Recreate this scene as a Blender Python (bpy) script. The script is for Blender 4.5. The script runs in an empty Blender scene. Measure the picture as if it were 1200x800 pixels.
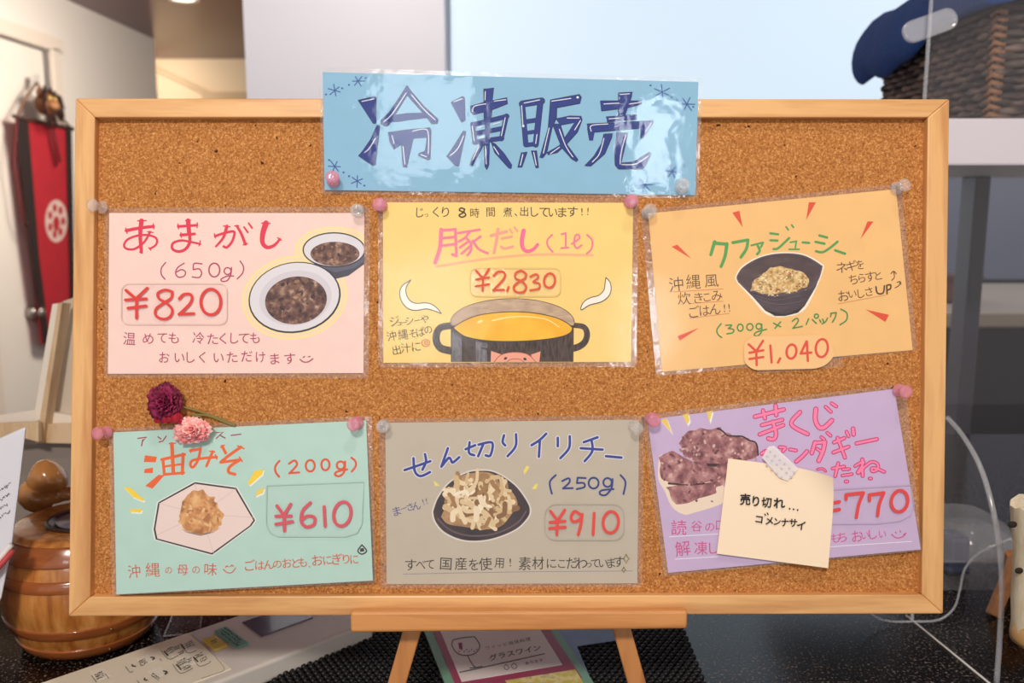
import bpy, bmesh, math, random
from mathutils import Vector, Matrix, Quaternion
random.seed(7)
scene = bpy.context.scene
COL = scene.collection

# ------------------------------------------------------------------ camera, world, lights, exposure
F = 1050.0                      # focal length in pixels of the 1200 x 800 frame
TH = math.radians(9.0)          # the camera looks down by this much
COUNTER_Z = 0.90
CAM = Vector((0, 0, 1.285))
RIGHT = Vector((1, 0, 0))
UP = Vector((0, math.sin(TH), math.cos(TH)))
FWD = Vector((0, math.cos(TH), -math.sin(TH)))
S = 0.60 / 1025.0               # metres per pixel on the board
D = F * S                       # distance of the cork surface from the camera

cd = bpy.data.cameras.new('camera')
cam = bpy.data.objects.new('camera', cd); COL.objects.link(cam)
cd.sensor_width = 36.0; cd.lens = 36.0 * F / 1200.0; cd.clip_start = 0.01; cd.clip_end = 60
cam.location = CAM; cam.rotation_euler = (math.radians(90) - TH, 0, 0)
cd.dof.use_dof = True; cd.dof.focus_distance = D; cd.dof.aperture_fstop = 9.0
scene.camera = cam
vs = scene.view_settings
vs.view_transform = 'Standard'; vs.look = 'None'; vs.gamma = 1.0; vs.use_curve_mapping = False
vs.exposure = -0.26

w = bpy.data.worlds.new('world'); scene.world = w; w.use_nodes = True
w.node_tree.nodes['Background'].inputs[0].default_value = (1.0, 0.95, 0.92, 1)
w.node_tree.nodes['Background'].inputs[1].default_value = 0.70

def lamp(name, loc, target, size, power, color, shape='DISK', sy=None):
    l = bpy.data.lights.new(name, 'AREA'); l.shape = shape; l.size = size
    if sy: l.size_y = sy
    l.energy = power; l.color = color
    o = bpy.data.objects.new(name, l); COL.objects.link(o)
    o.location = loc
    o.rotation_euler = (Vector(target) - Vector(loc)).to_track_quat('-Z', 'Y').to_euler()
    return o
BC = CAM + FWD * D
lamp('ceiling_downlight_key', (0.18, 0.08, 2.38), BC, 0.09, 5.4, (1.0, 0.90, 0.78))
lamp('ceiling_panel_light', (-0.25, -1.15, 2.38), (0, 0.7, 1.0), 0.26, 36, (1.0, 0.93, 0.85), 'RECTANGLE', 0.2)
lamp('rear_glare_panel', (-0.30, -2.0, 1.74), (-0.25, 0, 1.7), 0.36, 3.3, (0.88, 0.95, 1.0), 'RECTANGLE', 0.34)  # added light panel behind the camera, makes the glare on the blue sign
lamp('rear_side_glare_panel', (0.50, -2.0, 1.66), (0.4, 0, 1.6), 0.16, 2.4, (0.88, 0.95, 1.0), 'RECTANGLE', 0.30)  # second added panel, for the glare patch at the sign's right end
lamp('left_wall_fill', (-1.2, 4.4, 2.40), (-2.6, 4.8, 0.9), 0.9, 96, (1.0, 0.88, 0.74))  # added unseen lamp that brightens the left wall and door
lamp('back_wall_fill', (-2.95, 7.2, 2.40), (-2.95, 7.9, 1.6), 0.3, 10, (1.0, 0.85, 0.66))  # added lamp, its wash on the back wall makes the ceiling streak
lamp('front_room_downlight', (-0.5, 1.7, 2.40), (-0.6, 3.2, 1.9), 0.4, 23, (1.0, 0.95, 0.95))
lamp('dining_table_light', (1.6, 2.0, 2.38), (1.8, 2.9, 0.9), 0.5, 12, (0.85, 0.92, 1.0))

# ------------------------------------------------------------------ helpers
def ray(px, py): return RIGHT * ((px - 600) / F) + UP * ((400 - py) / F) + FWD
def at(px, py, dep): return CAM + ray(px, py) * dep
def B(px, py, z=0.0): return at(px, py, D - z)        # a point on the board, z metres in front of the cork
def on_z(px, py, z):
    r = ray(px, py); return CAM + r * ((z - CAM.z) / r.z)
def on_y(px, py, y):
    r = ray(px, py); return CAM + r * (y / r.y)
def on_x(px, py, x):
    r = ray(px, py); return CAM + r * (x / r.x)

def lin(c):
    return tuple(((v / 255) / 12.92 if v / 255 <= 0.04045 else ((v / 255 + 0.055) / 1.055) ** 2.4) for v in c) + (1.0,)

MATS = {}
def nm(name):
    m = bpy.data.materials.new(name); m.use_nodes = True
    return m, m.node_tree, m.node_tree.nodes['Principled BSDF']
def plain(name, c, rough=0.5, metal=0.0, coat=0.0, trans=0.0, ior=1.45, noise=0.0, nscale=30):
    if name in MATS: return MATS[name]
    m, nt, p = nm(name)
    p.inputs['Base Color'].default_value = lin(c); p.inputs['Roughness'].default_value = rough
    p.inputs['Metallic'].default_value = metal; p.inputs['Coat Weight'].default_value = coat
    p.inputs['Transmission Weight'].default_value = trans; p.inputs['IOR'].default_value = ior
    if noise:
        tc = nt.nodes.new('ShaderNodeTexCoord'); n = nt.nodes.new('ShaderNodeTexNoise'); n.inputs['Scale'].default_value = nscale
        n.inputs['Detail'].default_value = 5
        mx = nt.nodes.new('ShaderNodeMix'); mx.data_type = 'RGBA'
        a, b = lin([v * (1 - noise) for v in c]), lin([min(255, v * (1 + noise)) for v in c])
        mx.inputs[6].default_value = a; mx.inputs[7].default_value = b
        nt.links.new(tc.outputs['Object'], n.inputs['Vector']); nt.links.new(n.outputs['Fac'], mx.inputs[0])
        nt.links.new(mx.outputs[2], p.inputs['Base Color'])
    MATS[name] = m; return m
def ink(c, rough=0.6):
    return plain('ink_%d_%d_%d' % tuple(c), c, rough)
def ramp_mat(name, scale, stops, rough=0.6, detail=6, stretch=(1, 1, 1), bump=0.0, kind='noise', distort=0.0, nrough=0.55, bumpdist=0.001, coat=0.0):
    if name in MATS: return MATS[name]
    m, nt, p = nm(name); N = nt.nodes.new; L = nt.links.new
    tc = N('ShaderNodeTexCoord'); mp = N('ShaderNodeMapping'); mp.inputs['Scale'].default_value = stretch
    L(tc.outputs['Object'], mp.inputs['Vector'])
    if kind == 'noise':
        t = N('ShaderNodeTexNoise'); t.inputs['Detail'].default_value = detail; t.inputs['Roughness'].default_value = nrough
        t.inputs['Distortion'].default_value = distort; out = t.outputs['Fac']
    elif kind == 'voronoi':
        t = N('ShaderNodeTexVoronoi'); out = t.outputs['Color']
    t.inputs['Scale'].default_value = scale
    L(mp.outputs['Vector'], t.inputs['Vector'])
    cr = N('ShaderNodeValToRGB'); e = cr.color_ramp.elements
    while len(e) < len(stops): e.new(0.5)
    for el, (pos, c) in zip(e, stops): el.position = pos; el.color = lin(c)
    L(out, cr.inputs['Fac']); L(cr.outputs['Color'], p.inputs['Base Color'])
    p.inputs['Roughness'].default_value = rough; p.inputs['Coat Weight'].default_value = coat
    if bump:
        b = N('ShaderNodeBump'); b.inputs['Strength'].default_value = bump; b.inputs['Distance'].default_value = bumpdist
        L(out, b.inputs['Height']); L(b.outputs['Normal'], p.inputs['Normal'])
    MATS[name] = m; return m

def wood(name, c, dark, axis='x', rough=0.42, scale=1.0, coat=0.1):
    """long soft grain along one axis of the object"""
    if name in MATS: return MATS[name]
    m, nt, p = nm(name); N = nt.nodes.new; L = nt.links.new
    tc = N('ShaderNodeTexCoord'); mp = N('ShaderNodeMapping')
    st = [60 * scale, 60 * scale, 60 * scale]; st['xyz'.index(axis)] = 5 * scale
    mp.inputs['Scale'].default_value = st
    n = N('ShaderNodeTexNoise'); n.inputs['Scale'].default_value = 1.0; n.inputs['Detail'].default_value = 4; n.inputs['Distortion'].default_value = 0.5
    n2 = N('ShaderNodeTexNoise'); n2.inputs['Scale'].default_value = 7.0; n2.inputs['Detail'].default_value = 3
    mm = N('ShaderNodeMath'); mm.operation = 'MULTIPLY_ADD'; mm.inputs[1].default_value = 0.25
    cr = N('ShaderNodeValToRGB'); cr.color_ramp.elements[0].position = 0.42; cr.color_ramp.elements[1].position = 0.72
    cr.color_ramp.elements[0].color = lin(dark); cr.color_ramp.elements[1].color = lin(c)
    L(tc.outputs['Object'], mp.inputs['Vector']); L(mp.outputs['Vector'], n.inputs['Vector']); L(mp.outputs['Vector'], n2.inputs['Vector'])
    L(n2.outputs['Fac'], mm.inputs[0]); L(n.outputs['Fac'], mm.inputs[2]); L(mm.outputs[0], cr.inputs['Fac'])
    L(cr.outputs['Color'], p.inputs['Base Color'])
    p.inputs['Roughness'].default_value = rough; p.inputs['Coat Weight'].default_value = coat; p.inputs['Coat Roughness'].default_value = 0.3
    MATS[name] = m; return m

def clear_film(name, tint=(1, 1, 1), haze=0.03, bump=0.0, bscale=40, refl=1.0, rough=0.04, hazecol=(1, 1, 1)):
    """thin clear plastic: lets light through straight, with a mirror coat by angle and a little milkiness"""
    if name in MATS: return MATS[name]
    m, nt, p = nm(name); N = nt.nodes.new; L = nt.links.new
    nt.nodes.remove(p)
    tr = N('ShaderNodeBsdfTransparent'); tr.inputs[0].default_value = tint + (1,)
    gl = N('ShaderNodeBsdfGlossy'); gl.inputs['Roughness'].default_value = rough
    df = N('ShaderNodeBsdfDiffuse'); df.inputs[0].default_value = hazecol + (1,)
    fr = N('ShaderNodeFresnel'); fr.inputs['IOR'].default_value = 1.48
    mu = N('ShaderNodeMath'); mu.operation = 'MINIMUM'; mu.inputs[1].default_value = 0.05 * refl; L(fr.outputs[0], mu.inputs[0])
    a = N('ShaderNodeMixShader'); a.inputs[0].default_value = haze
    L(tr.outputs[0], a.inputs[1]); L(df.outputs[0], a.inputs[2])
    b = N('ShaderNodeMixShader'); L(mu.outputs[0], b.inputs[0]); L(a.outputs[0], b.inputs[1]); L(gl.outputs[0], b.inputs[2])
    if bump:
        tc = N('ShaderNodeTexCoord'); n = N('ShaderNodeTexNoise'); n.inputs['Scale'].default_value = bscale; n.inputs['Detail'].default_value = 3
        bp = N('ShaderNodeBump'); bp.inputs['Strength'].default_value = bump; bp.inputs['Distance'].default_value = 0.002
        L(tc.outputs['Object'], n.inputs['Vector']); L(n.outputs['Fac'], bp.inputs['Height'])
        L(bp.outputs['Normal'], gl.inputs['Normal']); L(bp.outputs['Normal'], fr.inputs['Normal'])
    L(b.outputs[0], nt.nodes['Material Output'].inputs[0])
    MATS[name] = m; return m

def total(o):
    m = o.matrix_basis.copy()
    while o.parent: o = o.parent; m = o.matrix_basis @ m
    return m
BASIS = Matrix(((1, 0, 0), (0, UP.y, -FWD.y), (0, UP.z, -FWD.z)))   # board axes: right, up, towards the viewer
def thing(name, label, cat, loc, rot=None, group=None):
    o = bpy.data.objects.new(name, None); COL.objects.link(o); o.empty_display_size = 0.02
    o.location = loc
    if rot is not None: o.rotation_euler = rot.to_euler()
    o['label'] = label; o['category'] = cat
    if group: o['group'] = group
    return o
def tag(o, label, cat, group=None, kind=None):
    o['label'] = label; o['category'] = cat
    if group: o['group'] = group
    if kind: o['kind'] = kind
    return o

class MB:
    """collects shapes in world space, then links them as ONE mesh object"""
    def __init__(s): s.v = []; s.f = []; s.mi = []; s.cur = 0; s.sm = []; s.smooth = False
    def face(s, pts):
        i = len(s.v); s.v += [Vector(p) for p in pts]; s.f.append(list(range(i, i + len(pts)))); s.mi.append(s.cur); s.sm.append(s.smooth)
    def add(s, vs, fs):
        i = len(s.v); s.v += [Vector(p) for p in vs]
        for f in fs: s.f.append([i + k for k in f]); s.mi.append(s.cur); s.sm.append(s.smooth)
    def prism(s, lo, hi):
        """two matching outlines joined by side walls and capped"""
        n = len(lo); vs = list(lo) + list(hi)
        fs = [list(range(n - 1, -1, -1)), list(range(n, 2 * n))] + [[i, (i + 1) % n, n + (i + 1) % n, n + i] for i in range(n)]
        s.add(vs, fs)
    def box(s, c, size, rot=None):
        c = Vector(c); h = [x / 2 for x in size]; R = rot or Matrix.Identity(3)
        q = [c + R @ Vector((sx * h[0], sy * h[1], sz * h[2])) for sz in (-1, 1) for sx, sy in ((-1, -1), (1, -1), (1, 1), (-1, 1))]
        s.prism(q[:4], q[4:])
    def bar(s, a, b, w, t, side=None):
        a, b = Vector(a), Vector(b); d = (b - a).normalized()
        x = Vector(side) if side is not None else Vector((1, 0, 0))
        x = (x - d * x.dot(d)).normalized(); y = d.cross(x)
        o = [x * sx * w / 2 + y * sy * t / 2 for sx, sy in ((-1, -1), (1, -1), (1, 1), (-1, 1))]
        s.prism([a + k for k in o], [b + k for k in o])
    def lathe(s, prof, o=(0, 0, 0), n=40, R=None):
        o = Vector(o); R = R or Matrix.Identity(3); vs = []; fs = []
        for r, z in prof:
            for k in range(n):
                a = 2 * math.pi * k / n; vs.append(o + R @ Vector((r * math.cos(a), r * math.sin(a), z)))
        for j in range(len(prof) - 1):
            for k in range(n):
                fs.append([j * n + k, j * n + (k + 1) % n, (j + 1) * n + (k + 1) % n, (j + 1) * n + k])
        if prof[0][0] > 1e-6: fs.append(list(range(n - 1, -1, -1)))
        if prof[-1][0] > 1e-6: fs.append([(len(prof) - 1) * n + k for k in range(n)])
        sm = s.smooth; s.smooth = True; s.add(vs, fs); s.smooth = sm
    def tube(s, pts, r, n=8, close=False):
        pts = [Vector(p) for p in pts]; vs = []; fs = []; m = len(pts)
        ref = Vector((0.31, 0.17, 0.93))
        for i, p in enumerate(pts):
            d = (pts[min(i + 1, m - 1)] - pts[max(i - 1, 0)]).normalized()
            x = ref.cross(d).normalized(); y = d.cross(x)
            rr = r[i] if isinstance(r, (list, tuple)) else r
            for k in range(n):
                a = 2 * math.pi * k / n; vs.append(p + (x * math.cos(a) + y * math.sin(a)) * rr)
        for j in range(m - 1):
            for k in range(n): fs.append([j * n + k, j * n + (k + 1) % n, (j + 1) * n + (k + 1) % n, (j + 1) * n + k])
        fs.append(list(range(n - 1, -1, -1))); fs.append([(m - 1) * n + k for k in range(n)])
        sm = s.smooth; s.smooth = True; s.add(vs, fs); s.smooth = sm
    def sphere(s, c, r, sc=(1, 1, 1), n=16, R=None, fn=None):
        c = Vector(c); R = R or Matrix.Identity(3); vs = []; fs = []; m = n // 2
        for j in range(m + 1):
            b = math.pi * j / m
            for k in range(n):
                a = 2 * math.pi * k / n
                d = Vector((math.sin(b) * math.cos(a), math.sin(b) * math.sin(a), -math.cos(b)))
                rr = r * (fn(d) if fn else 1)
                vs.append(c + R @ Vector((d.x * sc[0], d.y * sc[1], d.z * sc[2])) * rr)
        for j in range(m):
            for k in range(n): fs.append([j * n + k, j * n + (k + 1) % n, (j + 1) * n + (k + 1) % n, (j + 1) * n + k])
        sm = s.smooth; s.smooth = True; s.add(vs, fs); s.smooth = sm
    def build(s, name, mats, parent=None, bevel=0, seg=2, weld=False, solid=0, subsurf=0):
        if not isinstance(mats, (list, tuple)): mats = [mats]
        me = bpy.data.meshes.new(name); o = bpy.data.objects.new(name, me); COL.objects.link(o)
        if parent is not None:
            o.parent = parent; inv = total(parent).inverted(); vs = [inv @ v for v in s.v]
        else:
            xs, ys, zs = zip(*[(v.x, v.y, v.z) for v in s.v])
            c = Vector(((min(xs) + max(xs)) / 2, (min(ys) + max(ys)) / 2, min(zs)))
            o.location = c; vs = [v - c for v in s.v]
        me.from_pydata(vs, [], s.f)
        for m in mats: me.materials.append(m)
        for p, i, q in zip(me.polygons, s.mi, s.sm): p.material_index = i; p.use_smooth = q
        if weld:
            bm = bmesh.new(); bm.from_mesh(me); bmesh.ops.remove_doubles(bm, verts=bm.verts, dist=1e-5); bm.to_mesh(me); bm.free()
        if solid:
            md = o.modifiers.new('solid', 'SOLIDIFY'); md.thickness = solid; md.offset = 0
        if subsurf:
            md = o.modifiers.new('sub', 'SUBSURF'); md.levels = subsurf; md.render_levels = subsurf
        if bevel:
            md = o.modifiers.new('bevel', 'BEVEL'); md.width = bevel; md.segments = seg; md.limit_method = 'ANGLE'; md.angle_limit = math.radians(40)
        return o

def smooth_path(pts, per=6):
    if len(pts) < 3: return [tuple(p) for p in pts]
    P = [pts[0]] + list(pts) + [pts[-1]]; out = []
    n = len(pts[0])
    for i in range(1, len(P) - 2):
        a, b, c, d = P[i - 1], P[i], P[i + 1], P[i + 2]
        for k in range(per):
            t = k / per
            out.append(tuple(0.5 * (2 * b[j] + (c[j] - a[j]) * t + (2 * a[j] - 5 * b[j] + 4 * c[j] - d[j]) * t * t + (3 * b[j] - a[j] - 3 * c[j] + d[j]) * t ** 3) for j in range(n)))
    out.append(tuple(pts[-1])); return out
def rough(pts, amp, per=3, seed=1):
    """a ragged outline: every edge split and nudged"""
    r = random.Random(seed); out = []
    for i, a in enumerate(pts):
        b = pts[(i + 1) % len(pts)]
        for k in range(per): out.append((a[0] + (b[0] - a[0]) * k / per + r.uniform(-amp, amp), a[1] + (b[1] - a[1]) * k / per + r.uniform(-amp, amp)))
    return out
def ell(cx, cy, rx, ry, rot=0, n=36, a0=0, a1=360):
    r = math.radians(rot); out = []
    m = n if a1 - a0 >= 360 else n + 1
    for k in range(m):
        a = math.radians(a0 + (a1 - a0) * k / n); x, y = rx * math.cos(a), ry * math.sin(a)
        out.append((cx + x * math.cos(r) - y * math.sin(r), cy + x * math.sin(r) + y * math.cos(r)))
    return out
def loop(cx, cy, rx, ry, rot=0):
    p = ell(cx, cy, rx, ry, rot, 20); return p + [p[0], p[1]]
def rrect(x0, y0, x1, y1, r, n=5):
    out = []
    for cx, cy, a in ((x1 - r, y0 + r, -90), (x1 - r, y1 - r, 0), (x0 + r, y1 - r, 90), (x0 + r, y0 + r, 180)):
        for k in range(n + 1):
            t = math.radians(a + 90 * k / n); out.append((cx + r * math.cos(t), cy + r * math.sin(t)))
    return out
def round_quad(q, r, n=5):
    """a four-cornered outline with rounded corners"""
    out = []
    for i in range(len(q)):
        p0, p1, p2 = Vector(q[i - 1]), Vector(q[i]), Vector(q[(i + 1) % len(q)])
        a = p1 + (p0 - p1).normalized() * r; b = p1 + (p2 - p1).normalized() * r
        for k in range(n + 1):
            t = k / n; v = a * (1 - t) ** 2 + p1 * 2 * t * (1 - t) + b * t * t; out.append((v.x, v.y))
    return out

# one flat glyph per character from Blender's own built-in lettering
GL = {}
_fc = bpy.data.curves.new('glyph', 'FONT'); _fo = bpy.data.objects.new('glyph', _fc); COL.objects.link(_fo)
_fc.resolution_u = 3
def glyph(ch, off=0.0):
    k = (ch, off)
    if k not in GL:
        _fc.body = ch; _fc.offset = off
        dg = bpy.context.evaluated_depsgraph_get(); dg.update()
        me = bpy.data.meshes.new_from_object(_fo.evaluated_get(dg))
        vs = [(v.co.x, v.co.y) for v in me.vertices]; fs = [list(p.vertices) for p in me.polygons]
        if vs:
            xs = [v[0] for v in vs]; ys = [v[1] for v in vs]
            cx, cy = (min(xs) + max(xs)) / 2, (min(ys) + max(ys)) / 2
            vs = [(x - cx, y - cy) for x, y in vs]
        GL[k] = (vs, fs); bpy.data.meshes.remove(me)
    return GL[k]

class Ink:
    """flat drawing in photo-sized units; layers stack by a hair; mapped onto a real sheet when built"""
    def __init__(s, x0=0, y0=0, k=1.0): s.it = []; s.x0 = x0; s.y0 = y0; s.k = k; s.lay = 0; s.mats = []; s.grp = 0
    def cut(s): s.grp += 1; return s
    def T(s, x0, y0, k): s.x0, s.y0, s.k = x0, y0, k; return s
    def m(s, p): return (s.x0 + p[0] / s.k, s.y0 + p[1] / s.k)
    def up(s): s.lay += 1; return s
    def poly(s, pts, c, smooth=False, clipx=None):
        if smooth: pts = smooth_path(list(pts) + [pts[0]], 5)[:-1]
        pts = [s.m(p) for p in pts]
        if clipx: pts = [(min(x, clipx), y) for x, y in pts]
        s.it.append((pts, [list(range(len(pts)))], c, s.lay, s.grp)); return s
    def stroke(s, pts, w, c, smooth=True, w1=None, cap=True):
        pts = [s.m(p) for p in pts]; w = w / s.k; w1 = w if w1 is None else w1 / s.k
        if smooth: pts = smooth_path(pts, 6)
        q = [pts[0]]
        for p in pts[1:]:
            if math.hypot(p[0] - q[-1][0], p[1] - q[-1][1]) > 0.05: q.append(p)
        pts = q
        if len(pts) < 2: pts = [pts[0], (pts[0][0] + 0.1, pts[0][1])]
        n = len(pts); L = []; R = []
        for i, p in enumerate(pts):
            a = pts[max(i - 1, 0)]; b = pts[min(i + 1, n - 1)]
            dx, dy = b[0] - a[0], b[1] - a[1]; l = math.hypot(dx, dy) or 1
            hw = (w + (w1 - w) * i / (n - 1)) / 2
            L.append((p[0] - dy / l * hw, p[1] + dx / l * hw)); R.append((p[0] + dy / l * hw, p[1] - dx / l * hw))
        vs = L + R; fs = [[i, i + 1, n + i + 1, n + i] for i in range(n - 1)]
        if cap:
            for e, hw in ((0, w / 2), (n - 1, w1 / 2)):         # half-round ends
                p = pts[e]; l, r = (L[e], R[e]) if e else (R[e], L[e]); a0 = math.atan2(l[1] - p[1], l[0] - p[0]); i = len(vs)
                vs += [(p[0] + hw * math.cos(a0 - math.pi * k / 6), p[1] + hw * math.sin(a0 - math.pi * k / 6)) for k in range(1, 6)]
                fs.append([e if e else n] + list(range(i, i + 5)) + [n + e if e else 0])
        s.it.append((vs, fs, c, s.lay, s.grp, n)); return s
    def strokes(s, ll, w, c, **kw):
        for p in ll: s.stroke(p, w, c, **kw)
        return s
    def ch(s, ch, x, y, size, c, rot=0.0, off=0.0, sx=1.0):
        vs, fs = glyph(ch, off); cx, cy = s.m((x, y)); r = math.radians(rot)
        co, si = math.cos(r), math.sin(r); out = []
        for a, b in vs:
            a *= size * sx; b *= size; out.append((cx + a * co - b * si, cy - (a * si + b * co)))
        s.it.append((out, fs, c, s.lay, s.grp)); return s
    def chars(s, items, size, c, rot=0.0, off=0.0):
        off += 0.007
        small = {'っ': 0.8, 'ュ': 0.8, '、': 0.8}
        for it in items:
            z = (it[3] if len(it) > 3 else size) * (1.13 if '\u3040' <= it[0] <= '\u30ff' and it[0] not in 'っュー、' else 1.0)
            s.ch(it[0], it[1], it[2], z, c, rot + random.uniform(-5, 5), off, random.uniform(0.92, 1.06))
        return s
    def build(s, name, parent, zf, z0, eps=5e-6):
        """strokes rise by a few microns along their length and over one another, so no two inks share a plane"""
        cnt = {}
        for it in s.it: cnt[it[3]] = cnt.get(it[3], 0) + 1
        base, z = {}, z0
        for l in sorted(cnt): base[l] = z; z += cnt[l] * eps + 2e-5
        seen = dict.fromkeys(cnt, 0); out = {}
        for it in s.it:
            vs, fs, c, lay, g = it[:5]; z = base[lay] + seen[lay] * eps; seen[lay] += 1
            if g not in out: out[g] = (MB(), [])
            mb, mats = out[g]; mt = c if isinstance(c, bpy.types.Material) else ink(c)
            if mt not in mats: mats.append(mt)
            mb.cur = mats.index(mt); n = it[5] if len(it) > 5 else 0
            def h(i):
                if not n: return 0.0
                if i < 2 * n: return (i % n) / n * eps * 0.9
                return 0.0 if i < 2 * n + 5 else eps * 0.9 * (n - 1) / n
            mb.add([B(x, y, zf(x, y) + z + h(i)) for i, (x, y) in enumerate(vs)], fs)
        for g in out:
            mb, mats = out[g]; o = mb.build(name, mats, parent)
            bm = bmesh.new(); bm.from_mesh(o.data)
            inv = total(o).to_3x3().inverted(); n0 = inv @ -FWD
            for f in bm.faces:
                f.normal_update()
                if f.normal.dot(n0) < 0: f.normal_flip()
            bm.to_mesh(o.data); bm.free()
        return o
_o = _fo
# ------------------------------------------------------------------ materials of the place
M_white_wall = plain('white_wall', (232, 226, 220), 0.7)
M_cool_wall = plain('cool_white_panel', (228, 226, 230), 0.45)
M_beige_wall = plain('beige_wall', (226, 205, 176), 0.7)
M_ceiling = plain('purple_brown_ceiling', (98, 50, 62), 0.24); M_ceiling.node_tree.nodes['Principled BSDF'].inputs['Specular IOR Level'].default_value = 0.22
M_door = plain('cream_door', (236, 230, 222), 0.5)
M_frame_white = plain('cream_trim', (228, 216, 204), 0.5)
M_floor = ramp_mat('dark_floor', 3.0, [(0.3, (52, 42, 38)), (0.7, (74, 60, 52))], 0.4)
M_bluewall = plain('grey_blue_wall', (120, 124, 142), 0.6)
def emit(name, c, s):
    m, nt, p = nm(name); p.inputs['Base Color'].default_value = (0.25, 0.25, 0.25, 1)
    p.inputs['Emission Color'].default_value = lin(c); p.inputs['Emission Strength'].default_value = s
    return m
M_window = emit('daylit_blind', (210, 232, 249), 1.0)

def granite():
    m, nt, p = nm('black_granite'); N = nt.nodes.new; L = nt.links.new
    tc = N('ShaderNodeTexCoord'); v = N('ShaderNodeTexNoise'); v.inputs['Scale'].default_value = 420; v.inputs['Detail'].default_value = 2
    cr = N('ShaderNodeValToRGB'); cr.color_ramp.elements[0].position = 0.58; cr.color_ramp.elements[0].color = lin((12, 10, 10))
    cr.color_ramp.elements[1].position = 0.74; cr.color_ramp.elements[1].color = lin((160, 142, 126))
    n = N('ShaderNodeTexNoise'); n.inputs['Scale'].default_value = 900
    L(tc.outputs['Object'], v.inputs['Vector']); L(v.outputs['Fac'], cr.inputs['Fac']); L(cr.outputs['Color'], p.inputs['Base Color'])
    p.inputs['Roughness'].default_value = 0.16; p.inputs['Specular IOR Level'].default_value = 0.3
    return m
M_granite = granite()

# ------------------------------------------------------------------ the setting
def struct(name, mb, mats, **kw):
    o = mb.build(name, mats, **kw); o['kind'] = 'structure'; return o
mb = MB(); mb.box((0, 4.2, -0.03), (9, 10.4, 0.06)); struct('floor', mb, M_floor)
mb = MB(); mb.box((0, 3.6, 2.48), (9, 11.4, 0.06)); struct('ceiling', mb, M_ceiling)
XL = -2.63
# left wall with a doorway, ends at an outer corner
dy0, dy1, dz = 4.45, 5.32, 2.14
mb = MB()
mb.box((XL - 0.06, (dy1 + 6.85) / 2, 1.225), (0.12, 6.85 - dy1, 2.45))
mb.box((XL - 0.06, (dy0 - 1.0) / 2, 1.225), (0.12, dy0 + 1.0, 2.45))
mb.box((XL - 0.06, (dy0 + dy1) / 2, (dz + 2.45) / 2), (0.12, dy1 - dy0, 2.45 - dz))
struct('wall_left', mb, M_white_wall)
mb = MB()
for y, in ((dy0,), (dy1,)): mb.box((XL + 0.012, y, dz / 2), (0.03, 0.09, dz))
mb.box((XL + 0.012, (dy0 + dy1) / 2, dz + 0.02), (0.03, dy1 - dy0 + 0.18, 0.08))
struct('trim_1', mb, M_frame_white, bevel=0.006)
mb = MB(); mb.box((XL - 0.05, (dy0 + dy1) / 2, dz / 2 - 0.008), (0.04, dy1 - dy0 - 0.1, dz - 0.03)); door = struct('door_1', mb, M_door, bevel=0.004)
kz = 0
p = on_x(43, 366, XL + 0.02)
mb = MB(); R90 = Matrix.Rotation(math.radians(90), 3, 'Y')
mb.lathe([(0.034, -0.05), (0.034, 0.0), (0.016, 0.003), (0.014, 0.012), (0.028, 0.020), (0.032, 0.030), (0.022, 0.040), (0.0, 0.042)], p, 24, R90)
kn = mb.build('door_knob', plain('steel', (170, 165, 160), 0.3, 0.9), door); kn['label'] = 'round steel door knob'
# far room
mb = MB(); mb.box((-1.8, 7.86, 1.2), (6.0, 0.12, 2.5)); struct('wall_back', mb, M_beige_wall)
mb = MB(); a = on_y(172, 72, 7.78); b = on_y(268, 116, 7.78)
mb.bar((a.x, 7.76, a.z - 0.02), (b.x + 0.5, 7.76, b.z - 0.27), 0.05, 0.04, (0, 1, 0)); mb.box((-1.9, 7.77, on_y(200, 108, 7.77).z - 0.3), (1.4, 0.06, 0.6))
struct('slant_2', mb, plain('tan_slant', (196, 170, 138), 0.6))  # slanted tan bar and a low tan block on the back wall
# white partition and daylit blind behind the board
YP = 3.0
a = on_y(287, 60, YP); b = on_y(521, 60, YP); c = on_y(1120, 60, YP)
mb = MB(); mb.box(((a.x + b.x) / 2, YP + 0.25, 1.225), (b.x - a.x, 0.5, 2.45)); struct('wall_partition', mb, M_cool_wall)
mb = MB(); mb.box(((b.x + c.x) / 2, YP + 0.12, 2.42), (c.x - b.x, 0.1, 0.06)); mb.box(((b.x + c.x) / 2, YP + 0.12, 0.45), (c.x - b.x, 0.1, 0.9))
mb.box((c.x - 0.03, YP + 0.12, 1.6), (0.06, 0.1, 1.6)); wf = struct('window_1', mb, M_cool_wall)
mb = MB(); mb.box(((b.x + c.x) / 2 - 0.02, YP + 0.1, 1.65), (c.x - b.x - 0.07, 0.02, 1.5)); g = mb.build('window_blind', M_window, wf); g['label'] = 'bright daylit white blind'
mb = MB(); mb.box(((c.x + 4.2) / 2, YP + 0.3, 1.225), (4.2 - c.x, 0.12, 2.45)); struct('wall_right', mb, M_bluewall)
mb = MB(); mb.box(((c.x + 4.2) / 2, YP + 0.22, 0.5), (4.2 - c.x, 0.04, 1.0)); struct('dark_panel_3', mb, plain('added_dark_panel', (16, 13, 17), 0.5))  # near-black panel added to darken the area below the table
# counter
mb = MB(); mb.box((0, 0.84, COUNTER_Z - 0.02), (2.6, 1.22, 0.04)); mb.box((0, 0.9, COUNTER_Z / 2 - 0.02), (2.5, 1.0, COUNTER_Z - 0.04))
counter = mb.build('bar_counter', M_granite, bevel=0.003); tag(counter, 'glossy black speckled stone counter under the cork board', 'counter')

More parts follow.
